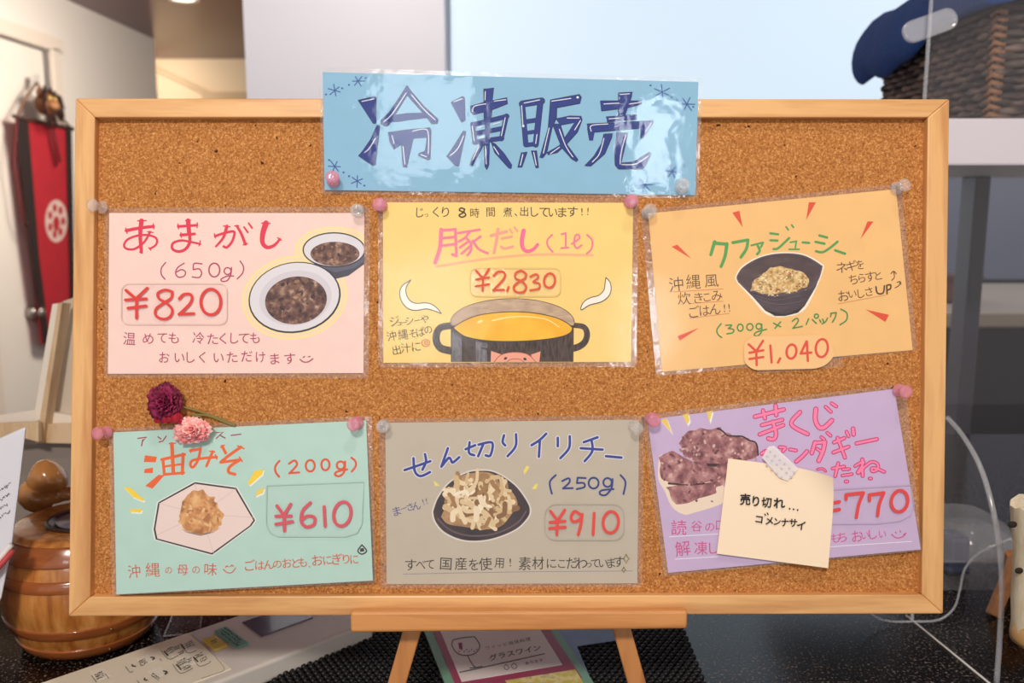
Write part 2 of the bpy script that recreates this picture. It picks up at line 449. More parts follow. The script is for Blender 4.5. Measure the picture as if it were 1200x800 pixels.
# ------------------------------------------------------------------ cork board
def cork():
    m, nt, p = nm('cork'); N = nt.nodes.new; L = nt.links.new
    tc = N('ShaderNodeTexCoord')
    n = N('ShaderNodeTexNoise'); n.inputs['Scale'].default_value = 760; n.inputs['Detail'].default_value = 6; n.inputs['Roughness'].default_value = 0.75
    cr = N('ShaderNodeValToRGB'); e = cr.color_ramp.elements
    for _ in range(2): e.new(0.5)
    for el, (q, c) in zip(e, [(0.33, (108, 62, 30)), (0.45, (170, 107, 54)), (0.55, (196, 132, 72)), (0.67, (234, 186, 124))]): el.position = q; el.color = lin(c)
    n2 = N('ShaderNodeTexNoise'); n2.inputs['Scale'].default_value = 240; n2.inputs['Detail'].default_value = 1
    cr2 = N('ShaderNodeValToRGB'); cr2.color_ramp.elements[0].position = 0.215; cr2.color_ramp.elements[1].position = 0.235
    mx = N('ShaderNodeMix'); mx.data_type = 'RGBA'; mx.inputs[6].default_value = lin((72, 36, 18))
    for k in (n, n2): L(tc.outputs['Object'], k.inputs['Vector'])
    L(n.outputs['Fac'], cr.inputs['Fac']); L(n2.outputs['Fac'], cr2.inputs['Fac']); L(cr2.outputs['Color'], mx.inputs[0]); L(cr.outputs['Color'], mx.inputs[7])
    L(mx.outputs[2], p.inputs['Base Color']); p.inputs['Roughness'].default_value = 0.85; p.inputs['Specular IOR Level'].default_value = 0.2
    b = N('ShaderNodeBump'); b.inputs['Strength'].default_value = 0.35; b.inputs['Distance'].default_value = 0.0004; L(n.outputs['Fac'], b.inputs['Height']); L(b.outputs['Normal'], p.inputs['Normal'])
    return m
board = thing('corkboard', 'large cork notice board in a pale wooden frame on an easel', 'notice board', B(593, 719, -0.002), BASIS)
FO = [(88, 115), (1113, 116), (1105.5, 719), (80, 722)]
FI = [(111, 137.5), (1087.5, 137.5), (1080.5, 696.5), (105.5, 699)]
mb = MB(); q = [(104, 131), (1095, 131), (1088, 703), (98, 706)]
mb.prism([B(x, y, -0.006) for x, y in q], [B(x, y, 0) for x, y in q]); mb.build('cork_panel', cork(), board)
FT = 0.0065
W1, W2 = (232, 180, 118), (196, 134, 78)
WH = wood('pale_wood_x', W1, W2, 'x'); WV = wood('pale_wood_y', W1, W2, 'y')
def Bf(p, z):       # point of the frame seen at p when it lies on the front face; keeps real thickness behind
    v = B(p[0], p[1], FT); return v + FWD * (FT - z)
for i in range(4):
    j = (i + 1) % 4
    # outline with a small step towards the cork
    a, b, c, d = FO[i], FO[j], FI[j], FI[i]
    mb = MB(); mb.prism([Bf(p, -0.010) for p in (a, b, c, d)], [Bf(p, FT) for p in (a, b, c, d)])
    mb.build('frame_rail', WH if i % 2 == 0 else WV, board, bevel=0.0009)

# ------------------------------------------------------------------ easel
WE = wood('easel_wood', (214, 148, 84), (178, 108, 52), 'x'); WEy = wood('easel_wood_y', (206, 138, 76), (160, 92, 44), 'y')
zl = B(600, 857, -0.016)
easel = thing('table_easel', 'small wooden easel holding the cork board on its ledge', 'easel', Vector((B(607, 800, -0.02).x, 0.62, COUNTER_Z)), BASIS)
mb = MB()
lz = 0.016
q = [(410, 716.5), (806, 715.5), (805.5, 737), (410.5, 741.5)]
fr = [at(x, y, D - lz) for x, y in q]; mb.prism([v + FWD * 0.0085 for v in fr], fr)             # the lip in front of the frame
q = [(410, 727), (806, 726), (805.5, 737), (410.5, 741.5)]
fr = [at(x, y, D - lz) + FWD * 0.008 for x, y in q]; sh_ = UP * (-0.0015)
fr[0] = fr[0] + sh_; fr[1] = fr[1] + sh_; mb.prism([v + FWD * 0.026 for v in fr], fr)           # the shelf under it
mb.build('ledge', WE, easel, bevel=0.002, seg=3)
def leg_pt(px, py, z): return at(px, py, D - z)
for xa, ya, xb, yb in ((560, 470, 449, 857), (654, 470, 762, 857)):
    top = leg_pt(xa, ya, -0.018); bot = leg_pt(xb, yb, -0.018)
    d = (bot - top).normalized(); bot = top + d * ((COUNTER_Z - top.z + 0.005) / d.z)
    mb = MB(); mb.bar(top, bot, 0.0125, 0.011, RIGHT); mb.build('front_leg', WEy, easel, bevel=0.001)
top = leg_pt(607, 500, -0.032); bot = Vector((top.x, top.y + 0.20, COUNTER_Z + 0.005))
mb = MB(); mb.bar(top, bot, 0.0125, 0.011, RIGHT); mb.build('rear_leg', WEy, easel, bevel=0.001)
mb = MB(); mb.bar(leg_pt(545, 500, -0.0275), leg_pt(669, 500, -0.0275), 0.012, 0.006, UP); mb.build('crossbar', WE, easel, bevel=0.001)

# ------------------------------------------------------------------ cards
FILM = clear_film('laminate_film', haze=0.008, bump=0.16, bscale=24, refl=0.55, rough=0.13)
FILM_SIGN = clear_film('sign_film', haze=0.005, bump=0.20, bscale=34, refl=1.15, rough=0.055)
FILM_EDGE = clear_film('laminate_rim', haze=0.025, bump=0.3, bscale=60, refl=1.0, rough=0.10, hazecol=(1.0, 0.96, 0.94))
def card(name, label, cat, paper, film, c, zf, group, r=5, pm=None):
    """a sheet of coloured paper sealed inside a clear pouch that stands a little wider all round"""
    cx = sum(p[0] for p in film) / 4; cy = max(p[1] for p in film)
    root = thing(name, label, cat, B(cx, cy, zf(cx, cy)), BASIS, group)
    def slab(part, out, z0, z1, m):
        mb = MB(); mb.prism([B(x, y, zf(x, y) + z0) for x, y in out], [B(x, y, zf(x, y) + z1) for x, y in out]); return mb.build(part, m, root)
    if film:
        fo = round_quad(film, r)
        slab('laminate_backing', round_quad(film, r), 0.0003, 0.00055, FILM_EDGE)
        slab('paper_sheet', paper, 0.0006, 0.0009, pm or plain('paper_%d_%d_%d' % c, c, 0.75, noise=0.03, nscale=60))
        mb = MB(); mb.face([B(x, y, zf(x, y) + 0.0021) for x, y in reversed(fo)]); mb.build('laminate_film', FILM_SIGN if cat == 'sign' else FILM, root)
    else:
        slab('paper_sheet', paper, 0.0006, 0.0009, pm or plain('paper_%d_%d_%d' % c, c, 0.75, noise=0.03, nscale=60))
    return root, slab
def flat(x, y): return 0.0
def tilted(fn, top):        # a flat sheet that stands off the cork by top metres where fn reaches 1
    def z(x, y): return D - 1 / (1 / D + (1 / (D - top) - 1 / D) * fn(x, y))
    return z
zmint = tilted(lambda x, y: (y - 487) / 212.0, 0.0066)
zlav = tilted(lambda x, y: (x - 752) / 328.0, 0.0066)
ZP, ZS = 0.00093, 0.0020        # height of print on the paper, of lettering on a sticker
CLEAR_TAPE = clear_film('sticker_clear', haze=0.04, bump=0.25, bscale=90, refl=0.9, rough=0.12)
def sticker(root, slab, out, c, fn, zf=flat, opaque=False):
    if opaque: o = slab('price_sticker', out, 0.00215, 0.0023, plain('sticker_%d_%d_%d' % c, c, 0.4))
    else:
        mb = MB(); mb.face([B(x, y, zf(x, y) + 0.0023) for x, y in reversed(out)]); o = mb.build('price_sticker', CLEAR_TAPE, root)
    o['label'] = 'rounded price sticker with red numerals'
    if not opaque:
        K = Ink(); n = len(out); e = [out[k % n] for k in range(n + 1)]
        K.stroke(e, 0.9, tuple(int(v * 0.90) for v in c), False); K.build('sticker_rim', o, zf, 0.00231)
    K = Ink(); fn(K); K.build('price_lettering', o, zf, 0.00233); return o
LETTER = {}

# --- blue header sign, pinned low, leaning forward over the frame
SB, ST = 234.0, 137.0
def zsign(x, y):            # exactly flat: one over the depth is linear across the picture
    t = (SB - y) / (SB - ST); i0, i1 = 1 / (D - 0.0003), 1 / (D - 0.0070)
    return D - 1 / (i0 + (i1 - i0) * t)
GS = 'laminated signs on the cork board'
root, slab = card('header_sign', 'wide light blue laminated sign with big dark blue characters at the top of the board', 'sign',
    [(378, 84.5), (818.5, 96), (814.5, 228.5), (380.5, 222.5)], [(374, 79), (823, 91), (818.5, 232.5), (376.5, 227)], (142, 192, 222), zsign, GS, 4)
K = Ink(); NB = (10, 44, 132); OL = (10, 22, 76)
def P_(pts):
    K.lay = 0; K.stroke(list(pts) + [pts[0], pts[1]], 11, OL, smooth=False); K.lay = 1; K.poly(pts, NB)
K.T(410, 90, 6.667)
P_([(68, 185), (195, 155), (203, 165), (202, 365), (187, 365)])
P_([(215, 380), (232, 385), (212, 560), (203, 640), (198, 688), (180, 690), (68, 615), (110, 570), (165, 490), (200, 410)])
P_([(448, 70), (470, 105), (300, 378), (280, 385), (242, 365), (245, 340), (310, 280)])
P_([(452, 85), (575, 230), (690, 335), (682, 365), (640, 365), (600, 310), (448, 140)])
P_([(320, 308), (450, 288), (590, 285), (600, 318), (450, 335), (370, 348), (315, 348)])
P_([(300, 437), (470, 414), (625, 400), (632, 420), (625, 645), (612, 648), (535, 610), (540, 600), (590, 580), (605, 472), (495, 480), (465, 600), (442, 708), (418, 705), (405, 530), (345, 565), (315, 510)])
WHT = (232, 238, 246); K.lay = 2
K.strokes([[(95, 192), (185, 172)], [(200, 480), (150, 560), (115, 590)], [(440, 125), (330, 290), (265, 350)], [(480, 140), (580, 255), (665, 335)], [(330, 460), (345, 520)], [(415, 545), (430, 680)], [(490, 425), (605, 418), (612, 600)], [(555, 608), (600, 625)]], 6.5, WHT)
K.T(520, 90, 6.667)
P_([(60, 200), (150, 155), (160, 165), (165, 340), (145, 358)])
P_([(155, 425), (170, 430), (135, 600), (115, 700), (95, 695), (25, 620), (70, 560)])
P_([(315, 98), (388, 90), (375, 210), (372, 300), (350, 380), (318, 370)])
P_([(210, 232), (320, 200), (495, 165), (498, 208), (380, 255), (230, 295), (212, 270)])
for a_ in ([(225, 370), (245, 515)], [(225, 375), (495, 308)], [(490, 305), (450, 485)], [(240, 510), (455, 480)], [(240, 445), (465, 402)], [(345, 310), (340, 520)]):
    K.lay = 0; K.stroke(a_, 38, OL); K.lay = 1; K.stroke(a_, 28, NB)
P_([(318, 525), (355, 520), (350, 690), (335, 725), (325, 700)])
P_([(290, 520), (310, 530), (220, 695), (205, 695), (230, 620)])
P_([(375, 515), (400, 525), (470, 600), (530, 690), (525, 715), (510, 710), (400, 590)])
K.lay = 2
K.strokes([[(80, 195), (145, 170)], [(155, 460), (110, 560), (50, 615)], [(325, 115), (322, 180)], [(225, 270), (240, 230), (330, 210)], [(395, 190), (485, 178)], [(222, 385), (238, 500)], [(480, 320), (450, 460)], [(270, 395), (300, 388)], [(385, 370), (440, 355)], [(280, 475), (310, 468)], [(275, 540), (225, 650)], [(325, 540), (332, 680)], [(390, 545), (430, 605)]], 6.5, WHT)
K.T(600, 90, 6.667)
for a_, w_ in (([(80, 212), (232, 188)], 46), ([(222, 195), (186, 528)], 40), ([(82, 218), (108, 528)], 34), ([(95, 352), (200, 336)], 28), ([(98, 440), (195, 425)], 22), ([(108, 533), (185, 523)], 26)):
    K.lay = 0; K.stroke(a_, w_ + 8, OL); K.lay = 1; K.stroke(a_, w_, NB)
P_([(75, 595), (115, 590), (75, 705), (48, 708)]); P_([(155, 580), (190, 580), (205, 710), (190, 712)])
P_([(303, 182), (350, 205), (345, 320), (310, 400), (270, 590), (240, 630), (220, 632), (285, 400)])
P_([(303, 182), (470, 150), (528, 140), (540, 160), (530, 205), (345, 240)])
P_([(345, 330), (450, 308), (540, 310), (546, 335), (510, 430), (420, 530), (350, 590), (280, 605), (275, 595), (370, 540), (440, 440), (490, 355), (380, 375)])
P_([(320, 370), (375, 370), (420, 520), (515, 650), (505, 660), (470, 640), (390, 550)])
K.lay = 2
K.strokes([[(75, 225), (85, 380)], [(95, 205), (215, 180)], [(310, 190), (460, 168)], [(290, 400), (245, 595)], [(430, 322), (525, 322)], [(535, 340), (490, 415)], [(370, 550), (300, 600)], [(370, 410), (420, 540), (475, 625)], [(85, 605), (65, 690)], [(170, 590), (190, 690)], [(195, 450), (185, 520)]], 6.5, WHT)
K.strokes([[(512, 160), (514, 160)], [(88, 385), (88, 383)]], 18, WHT)
K.T(680, 90, 6.667)
P_([(300, 128), (405, 122), (400, 150), (350, 290), (340, 320), (300, 320)])
P_([(160, 190), (185, 190), (475, 190), (478, 210), (370, 240), (165, 265)])
P_([(205, 315), (440, 298), (440, 330), (210, 350)])
P_([(55, 370), (565, 345), (570, 355), (490, 475), (475, 480), (470, 400), (110, 430), (95, 495), (75, 495), (60, 410)])
P_([(185, 450), (250, 445), (245, 470), (190, 600), (80, 695), (38, 695), (110, 620), (170, 520)])
P_([(285, 440), (370, 440), (325, 640), (320, 675), (420, 665), (540, 590), (550, 600), (510, 690), (480, 718), (300, 718), (275, 690), (270, 560)])
K.lay = 2
K.strokes([[(310, 138), (385, 132)], [(185, 212), (300, 205)], [(385, 212), (465, 200)], [(225, 328), (300, 322)], [(85, 425), (88, 380), (215, 368)], [(555, 360), (510, 430)], [(185, 480), (150, 600), (95, 665)], [(355, 455), (318, 600), (312, 680)], [(325, 685), (430, 680), (530, 620)]], 6.5, WHT)
K.build('heading_lettering', root, zsign, ZP)
K = Ink(); SN = (48, 88, 160)
def flake(x, y, r):
    a0 = random.uniform(0, 60)
    for k in range(3):
        a = math.radians(a0 + 60 * k + random.uniform(-6, 6)); r1, r2 = r * random.uniform(.75, 1.1), r * random.uniform(.75, 1.1)
        K.stroke([(x - r1 * math.cos(a), y - r1 * math.sin(a)), (x + r2 * math.cos(a), y + r2 * math.sin(a))], 6, SN)
K.T(370, 80, 5)
for f_ in ((112, 130, 42), (248, 75, 36), (112, 575, 40), (243, 660, 38)): flake(*f_); K.cut()
for x, y in ((60, 153), (155, 117), (195, 97), (293, 57), (78, 537), (163, 610), (195, 632), (285, 687)): K.cut().poly(ell(x, y, 6, 6, 0, 10), SN)
K.T(740, 80, 5)
K.cut()
for f_ in ((180, 140, 48), (325, 210, 46), (80, 683, 50), (238, 605, 46)): flake(*f_); K.cut()
for x, y in ((112, 100), (235, 170), (266, 185), (362, 226), (310, 570), (188, 630), (140, 648), (2, 720)): K.cut().poly(ell(x, y, 6, 6, 0, 10), SN)
K.build('snowflake', root, zsign, ZP)

GC = 'laminated menu cards on the cork board'
def cent(c, n): return c

# --- pink card
PINK = (249, 214, 204)
root, slab = card('menu_card', 'pink menu card with two bowls of bean soup, top left of the board', 'menu card',
    [(128, 249.5), (427, 249.5), (426, 437), (126.5, 437.8)], [(123, 243.5), (433.5, 242), (432, 443.5), (122.5, 442)], PINK, flat, GC)
RED, REDO = (226, 42, 76), (206, 60, 62)
K = Ink(135, 250, 6)
for p_, a_, b_ in (([(78, 121), (170, 103), (268, 91)], 24, 22), ([(185, 52), (176, 150), (184, 272)], 34, 22), ([(245, 130), (205, 200), (140, 248), (85, 250), (62, 225), (85, 185), (150, 158), (225, 152), (280, 168), (295, 195), (282, 225), (245, 248)], 17, 15),
                 ([(75, 103), (84, 140)], 9, 9), ([(268, 72), (271, 108)], 9, 9), ([(158, 52), (218, 50)], 9, 9), ([(172, 272), (192, 280)], 9, 9), ([(228, 128), (266, 134)], 9, 9), ([(236, 240), (250, 258)], 9, 9)):
    K.stroke(p_, a_, RED, w1=b_)
for p_, a_, b_ in (([(443, 92), (575, 83)], 20, 18), ([(462, 152), (558, 144)], 22, 20), ([(512, 50), (520, 140)], 32, 30), ([(521, 130), (524, 200), (495, 250), (445, 268), (402, 248), (408, 208), (465, 190), (530, 200), (598, 215)], 24, 14),
                 ([(440, 75), (445, 108)], 9, 9), ([(577, 66), (575, 100)], 9, 9), ([(495, 50), (530, 48)], 9, 9), ([(598, 192), (590, 228)], 9, 9), ([(462, 136), (464, 168)], 9, 9)):
    K.stroke(p_, a_, RED, w1=b_)
for p_, a_, b_ in (([(702, 160), (760, 140), (828, 126), (838, 148), (820, 200), (786, 238), (762, 232)], 18, 18), ([(785, 90), (760, 170), (708, 232)], 24, 14), ([(855, 88), (885, 140), (915, 215)], 18, 22), ([(905, 95), (932, 132)], 12, 14), ([(938, 68), (962, 102)], 12, 14),
                 ([(762, 88), (808, 94)], 9, 9), ([(697, 143), (704, 172)], 9, 9), ([(840, 88), (868, 86)], 9, 9), ([(900, 220), (930, 212)], 9, 9)):
    K.stroke(p_, a_, RED, w1=b_)
K.stroke([(1060, 70), (1038, 140), (1036, 205), (1068, 238), (1118, 224), (1158, 180)], 42, RED, w1=16); K.strokes([[(1030, 68), (1088, 70)], [(1142, 170), (1168, 188)]], 9, RED)
K.build('heading_lettering', root, flat, ZP)
K = Ink(135, 250, 6); MAG = (176, 52, 92)
K.strokes([[(355, 345), (325, 385), (325, 430), (350, 462)], [(485, 350), (440, 380), (425, 420), (445, 448), (485, 440), (493, 410), (465, 395), (432, 412)], [(878, 335), (902, 375), (895, 420), (858, 460)], [(818, 380), (812, 430), (790, 470), (755, 478), (745, 462), (790, 440), (832, 440)]], 9, MAG)
K.strokes([[(610, 355), (555, 352), (549, 395)], [(549, 395), (590, 390), (608, 420), (590, 450), (542, 446)]], 9, MAG); K.stroke(loop(697, 398, 38, 48), 10, MAG); K.stroke(loop(790, 405, 24, 24), 9, MAG)
K.T(135, 325, 6)
K.chars([('温', 100, 430, 16.5), ('め', 232, 430), ('て', 330, 425), ('も', 412, 425), ('冷', 585, 425, 15), ('た', 685, 432), ('く', 757, 430), ('し', 838, 428), ('て', 905, 428), ('も', 982, 425),], 13.2, MAG, 0, -0.006).cut().chars([
         ('お', 345, 562), ('い', 452, 565), ('し', 530, 562), ('く', 612, 560), ('い', 727, 565), ('た', 822, 560), ('だ', 925, 555), ('け', 1022, 560), ('ま', 1122, 572), ('す', 1228, 570)], 13.2, MAG, 0, -0.006)
K.cut().T(280, 260, 4.444); K.strokes([[(318, 715), (335, 728), (360, 728), (385, 712)], [(335, 705), (342, 700)], [(362, 702), (370, 700)]], 6, MAG)
K.build('note_lettering', root, flat, ZP)
def price1(K):
    K.T(135, 325, 6)
    K.strokes([[(75, 90), (145, 150)], [(225, 75), (145, 150)], [(150, 150), (150, 285)], [(72, 158), (218, 150)], [(90, 216), (216, 200)]], 21, (222, 62, 58))
    K.stroke([(400, 100), (350, 88), (300, 110), (310, 150), (360, 180), (400, 225), (388, 272), (340, 293), (288, 270), (286, 222), (340, 180), (392, 145), (400, 105)], 19, (222, 62, 58))
    K.stroke([(450, 150), (480, 120), (525, 118), (540, 145), (520, 190), (448, 260)], 20, (222, 62, 58)); K.stroke([(448, 258), (552, 254)], 20, (222, 62, 58)); K.stroke(loop(672, 172, 70, 90, 0), 21, (222, 62, 58))
sticker(root, slab, rrect(142, 332, 266, 380, 9), (250, 218, 204), price1)
BEAN = ramp_mat('bean_soup_print', 210, [(0.35, (56, 30, 34)), (0.48, (98, 60, 52)), (0.58, (128, 90, 72)), (0.72, (190, 160, 138))], 0.6, 4)
K = Ink(280, 260, 4.444); GLOW = (250, 226, 164)
K.poly(ell(495, 145, 205, 122), GLOW, clipx=426.4); K.poly(ell(290, 393, 278, 218, -10), GLOW); K.up()
K.poly(ell(495, 145, 190, 108), PINK, clipx=426.4); K.poly(ell(290, 393, 262, 202, -10), PINK); K.up()
K.poly(ell(495, 145, 183, 102), GLOW, clipx=426.4); K.poly(ell(290, 393, 254, 196, -10), GLOW); K.up()
K.poly([(345, 180), (420, 240), (505, 296), (570, 280), (652, 220), (652, 150)], (70, 66, 84)); K.poly([(420, 232), (505, 262), (600, 240), (652, 205), (652, 150)], (92, 90, 108)); K.up()
K.poly(ell(495, 145, 164, 92), (52, 48, 56), clipx=426.4); K.up(); K.poly(ell(495, 145, 157, 85), (224, 220, 226), clipx=426.4); K.up(); K.poly(ell(500, 166, 128, 63), BEAN)
K.up(); K.poly(ell(290, 393, 242, 184, -10), (40, 38, 46)); K.up(); K.poly(ell(289, 391, 234, 177, -10), (226, 222, 228)); K.up(); K.poly(ell(294, 396, 190, 142, -10), (214, 208, 216)); K.up()
K.poly(ell(297, 408, 162, 124, -8), BEAN); K.up()
for _ in range(46):
    a = random.uniform(0, 6.28); r = math.sqrt(random.random()); K.poly(ell(297 + 145 * r * math.cos(a), 408 + 108 * r * math.sin(a), random.uniform(7, 18), random.uniform(6, 11), random.uniform(0, 180), 9), random.choice([(84, 50, 50), (62, 34, 38), (176, 140, 116), (150, 110, 88), (98, 62, 60), (120, 84, 70)]))
for _ in range(26):
    a = random.uniform(0, 6.28); r = math.sqrt(random.random()); K.poly(ell(500 + 112 * r * math.cos(a), 166 + 52 * r * math.sin(a), random.uniform(6, 14), random.uniform(4, 8), random.uniform(0, 180), 8), random.choice([(84, 44, 42), (110, 66, 54), (172, 130, 104), (70, 36, 38), (142, 100, 76)]))
K.build('bowl_pictures', root, flat, ZP, 1.5e-6)

# --- yellow card
YEL = (251, 213, 128)
root, slab = card('menu_card', 'yellow menu card with a steaming stock pot drawing, top centre of the board', 'menu card',
    [(448.7, 237), (742, 237.5), (739.5, 424), (449.3, 425)], [(443, 231.5), (748.5, 232), (746, 430), (443.5, 430.5)], YEL, flat, GC)
K = Ink(470, 230, 5); PK = (236, 122, 150); PKL = (238, 160, 140)
K.strokes([[(205, 412), (500, 366), (800, 341), (1122, 345)]], 15, (243, 178, 130)); K.up()
K.strokes([[(235, 195), (228, 300), (200, 388)]], 24, PK); K.strokes([[(235, 200), (318, 194)], [(318, 192), (325, 350)], [(325, 350), (300, 340)], [(238, 246), (316, 238)], [(236, 290), (318, 280)]], 17, PK)
K.strokes([[(335, 215), (460, 195)], [(402, 208), (375, 242), (338, 265)], [(382, 245), (408, 275), (408, 318), (388, 346)], [(398, 262), (345, 300)], [(406, 292), (355, 335)], [(465, 235), (420, 270)], [(420, 260), (455, 308), (508, 333)]], 15, PK)
K.strokes([[(527, 230), (618, 206)], [(568, 192), (560, 255), (545, 330)]], 18, PKL); K.strokes([[(590, 247), (648, 236)], [(586, 295), (608, 305), (655, 294)]], 15, PKL); K.strokes([[(637, 192), (652, 215)], [(664, 180), (682, 204)]], 11, PKL)
K.stroke([(718, 202), (708, 260), (714, 303), (740, 322), (775, 310), (800, 282)], 27, (240, 106, 150), w1=18)
K.strokes([[(885, 225), (858, 255), (860, 290), (888, 325)], [(940, 222), (965, 215)], [(965, 215), (965, 300)], [(938, 303), (980, 300)], [(1000, 278), (1044, 247), (1040, 226), (1022, 230), (1014, 275), (1030, 304), (1058, 285)], [(1090, 225), (1120, 258), (1115, 308), (1088, 335)]], 11, PK)
K.build('heading_lettering', root, flat, ZP)
K = Ink(470, 230, 5); DK = (70, 50, 28)
K.chars([('じ', 110, 95), ('っ', 148, 112, 7), ('く', 203, 92), ('り', 260, 92), ('時', 432, 97), ('間', 525, 92), ('煮', 625, 92), ('、', 672, 108), ('出', 722, 88), ('し', 782, 90), ('て', 838, 92), ('い', 890, 95), ('ま', 945, 93), ('す', 1005, 90), ('!', 1060, 90), ('!', 1095, 88)], 12.2, DK, 0, -0.004)
K.stroke([(372, 75), (352, 68), (342, 82), (370, 95), (378, 112), (355, 122), (340, 110), (365, 95), (372, 75)], 9, (60, 44, 30))
K.cut().T(440, 310, 6.667)
K.chars([('ジ', 150, 440, 12), ('ュ', 187, 462, 8), ('ー', 222, 452, 9), ('シ', 266, 438, 10), ('ー', 325, 436, 9), ('や', 385, 425, 10)], 11, DK, 10, -0.008)
K.chars([('沖', 125, 557, 12.5), ('縄', 215, 545, 13.5), ('そ', 290, 540, 10), ('ば', 352, 525, 11), ('の', 412, 510, 10)], 12, DK, 10, -0.008)
K.chars([('出', 165, 667), ('汁', 236, 650), ('に', 318, 640)], 12, DK, 8, -0.008)
K.stroke(loop(393, 612, 31, 27), 6, (200, 70, 60)); K.stroke(loop(396, 612, 13, 12), 6, (200, 70, 60))
K.build('note_lettering', root, flat, ZP)
def price2(K):
    R_ = (222, 84, 52); K.T(470, 230, 5)
    K.strokes([[(440, 435), (480, 480)], [(515, 425), (480, 480)], [(480, 480), (478, 553)], [(440, 487), (515, 475)], [(437, 527), (515, 515)]], 13, R_)
    K.stroke([(542, 465), (570, 441), (605, 448), (602, 482), (540, 550)], 13, R_); K.stroke([(540, 549), (603, 548)], 13, R_); K.stroke([(630, 530), (622, 553)], 12, R_)
    K.stroke([(733, 455), (705, 436), (672, 450), (672, 480), (710, 500), (733, 530), (715, 560), (675, 560), (660, 530), (690, 500), (726, 480), (733, 455)], 13, R_)
    K.stroke([(757, 470), (790, 456), (804, 473), (775, 500)], 12, R_); K.stroke([(775, 500), (810, 513), (806, 540), (757, 550)], 12, R_); K.stroke(loop(870, 493, 32, 42, 10), 13, R_)
sticker(root, slab, rrect(551, 314, 657, 347, 8), (251, 216, 134), price2)
HATCH = ramp_mat('pencil_dark', 160, [(0.35, (52, 40, 38)), (0.65, (92, 74, 66))], 0.8, 4, (4, 1, 1)); HATCHG = ramp_mat('pencil_grey', 160, [(0.35, (96, 92, 98)), (0.65, (134, 130, 134))], 0.8, 4, (4, 1, 1))
HATCHB = ramp_mat('pencil_beige', 120, [(0.35, (182, 152, 128)), (0.65, (206, 178, 148))], 0.8, 4, (1, 3, 1)); SOUP = ramp_mat('pencil_yellow', 40, [(0.35, (244, 176, 34)), (0.65, (250, 200, 62))], 0.8, 3)
K = Ink()
K.stroke([(528, 381.5), (517, 383.5), (512, 390), (511.5, 400), (517, 408), (528, 411)], 8, HATCH, w1=9); K.stroke([(673, 381), (684, 383), (688, 391), (685, 401), (676, 407), (664, 408.5)], 6, HATCH, w1=8.5)
K.up(); K.poly([(528.3, 378), (672.5, 378), (672, 423.8), (528.5, 424)], HATCH); K.up()
K.poly([(529.5, 388), (541, 398), (541, 424), (529.5, 424)], HATCHG); K.poly([(557, 398), (571, 400), (571, 424), (558, 424)], HATCHG)
K.up(); rim = ell(600.5, 378, 72.3, 28, 0, 40); K.stroke(rim + rim[:2], 1.3, (62, 48, 40)); K.poly(rim, HATCHB); K.up()
K.poly([(528.4, 381), (672.4, 381), (671.5, 388), (655, 400), (630, 410), (600, 412), (570, 410), (545, 400), (530, 388)], HATCH); K.poly([(529.5, 388), (541, 397), (541, 404), (529.5, 396)], HATCHG); K.poly([(557, 400), (571, 402), (571, 408), (558, 406)], HATCHG); K.up()
so = [(531, 384), (543, 376), (562, 369), (590, 365.5), (620, 366), (648, 371), (664, 378), (671, 384)] + [(668, 390), (655, 395), (630, 398.5), (600, 400), (570, 399), (545, 394)]
K.poly(so, SOUP, True); K.up(); K.stroke(so[:8], 1.1, (84, 60, 40)); K.stroke(so[7:] + [so[0]], 1.2, (70, 52, 40)); K.stroke([(577, 375.5), (595, 371.8), (615, 370.8), (640, 374), (655, 383)], 1.8, (252, 226, 140), w1=1.2); K.stroke([(560.5, 377.5), (564.5, 376)], 3, (252, 226, 140))
K.up(); PG = (240, 164, 138)
K.poly([(575, 424), (575.5, 411), (587, 415), (582, 424)], PG); K.poly([(633.5, 411.5), (622, 415.5), (628, 424), (632, 424)], PG); K.poly([(577, 424), (584, 417), (593, 413.5), (604, 412.5), (616, 414), (624, 418), (630, 424)], PG); K.up()
K.stroke([(579, 424), (586, 416.5), (596, 413.2), (608, 412.8), (619, 415.5), (628, 424)], 0.8, (170, 84, 70)); K.stroke([(594, 424), (598, 421.2), (604, 420.4), (610, 421.2), (614, 424)], 0.8, (170, 84, 70)); K.poly(ell(592.4, 419.8, 2.0, 1.5, -30, 10), (50, 30, 30)); K.poly(ell(615.2, 420.6, 2.0, 1.5, 30, 10), (50, 30, 30))
st1 = [(278, 118), (243, 170), (240, 225), (270, 280), (320, 302), (400, 298), (460, 322), (513, 380), (470, 364), (400, 345), (330, 356), (270, 350), (220, 312), (190, 240), (205, 170)]
st2 = [(867, 100), (900, 140), (907, 200), (885, 250), (830, 290), (740, 315), (678, 352), (674, 328), (700, 285), (750, 257), (810, 240), (850, 200), (860, 150)]
for o_, pts in ((440, st1), (580, st2)):
    K.T(o_, 310, 6.667); K.poly(pts, (250, 240, 226), True); K.up(); K.stroke(pts + [pts[0]], 6.5, (62, 50, 40))
K.build('stock_pot_drawing', root, flat, ZP)

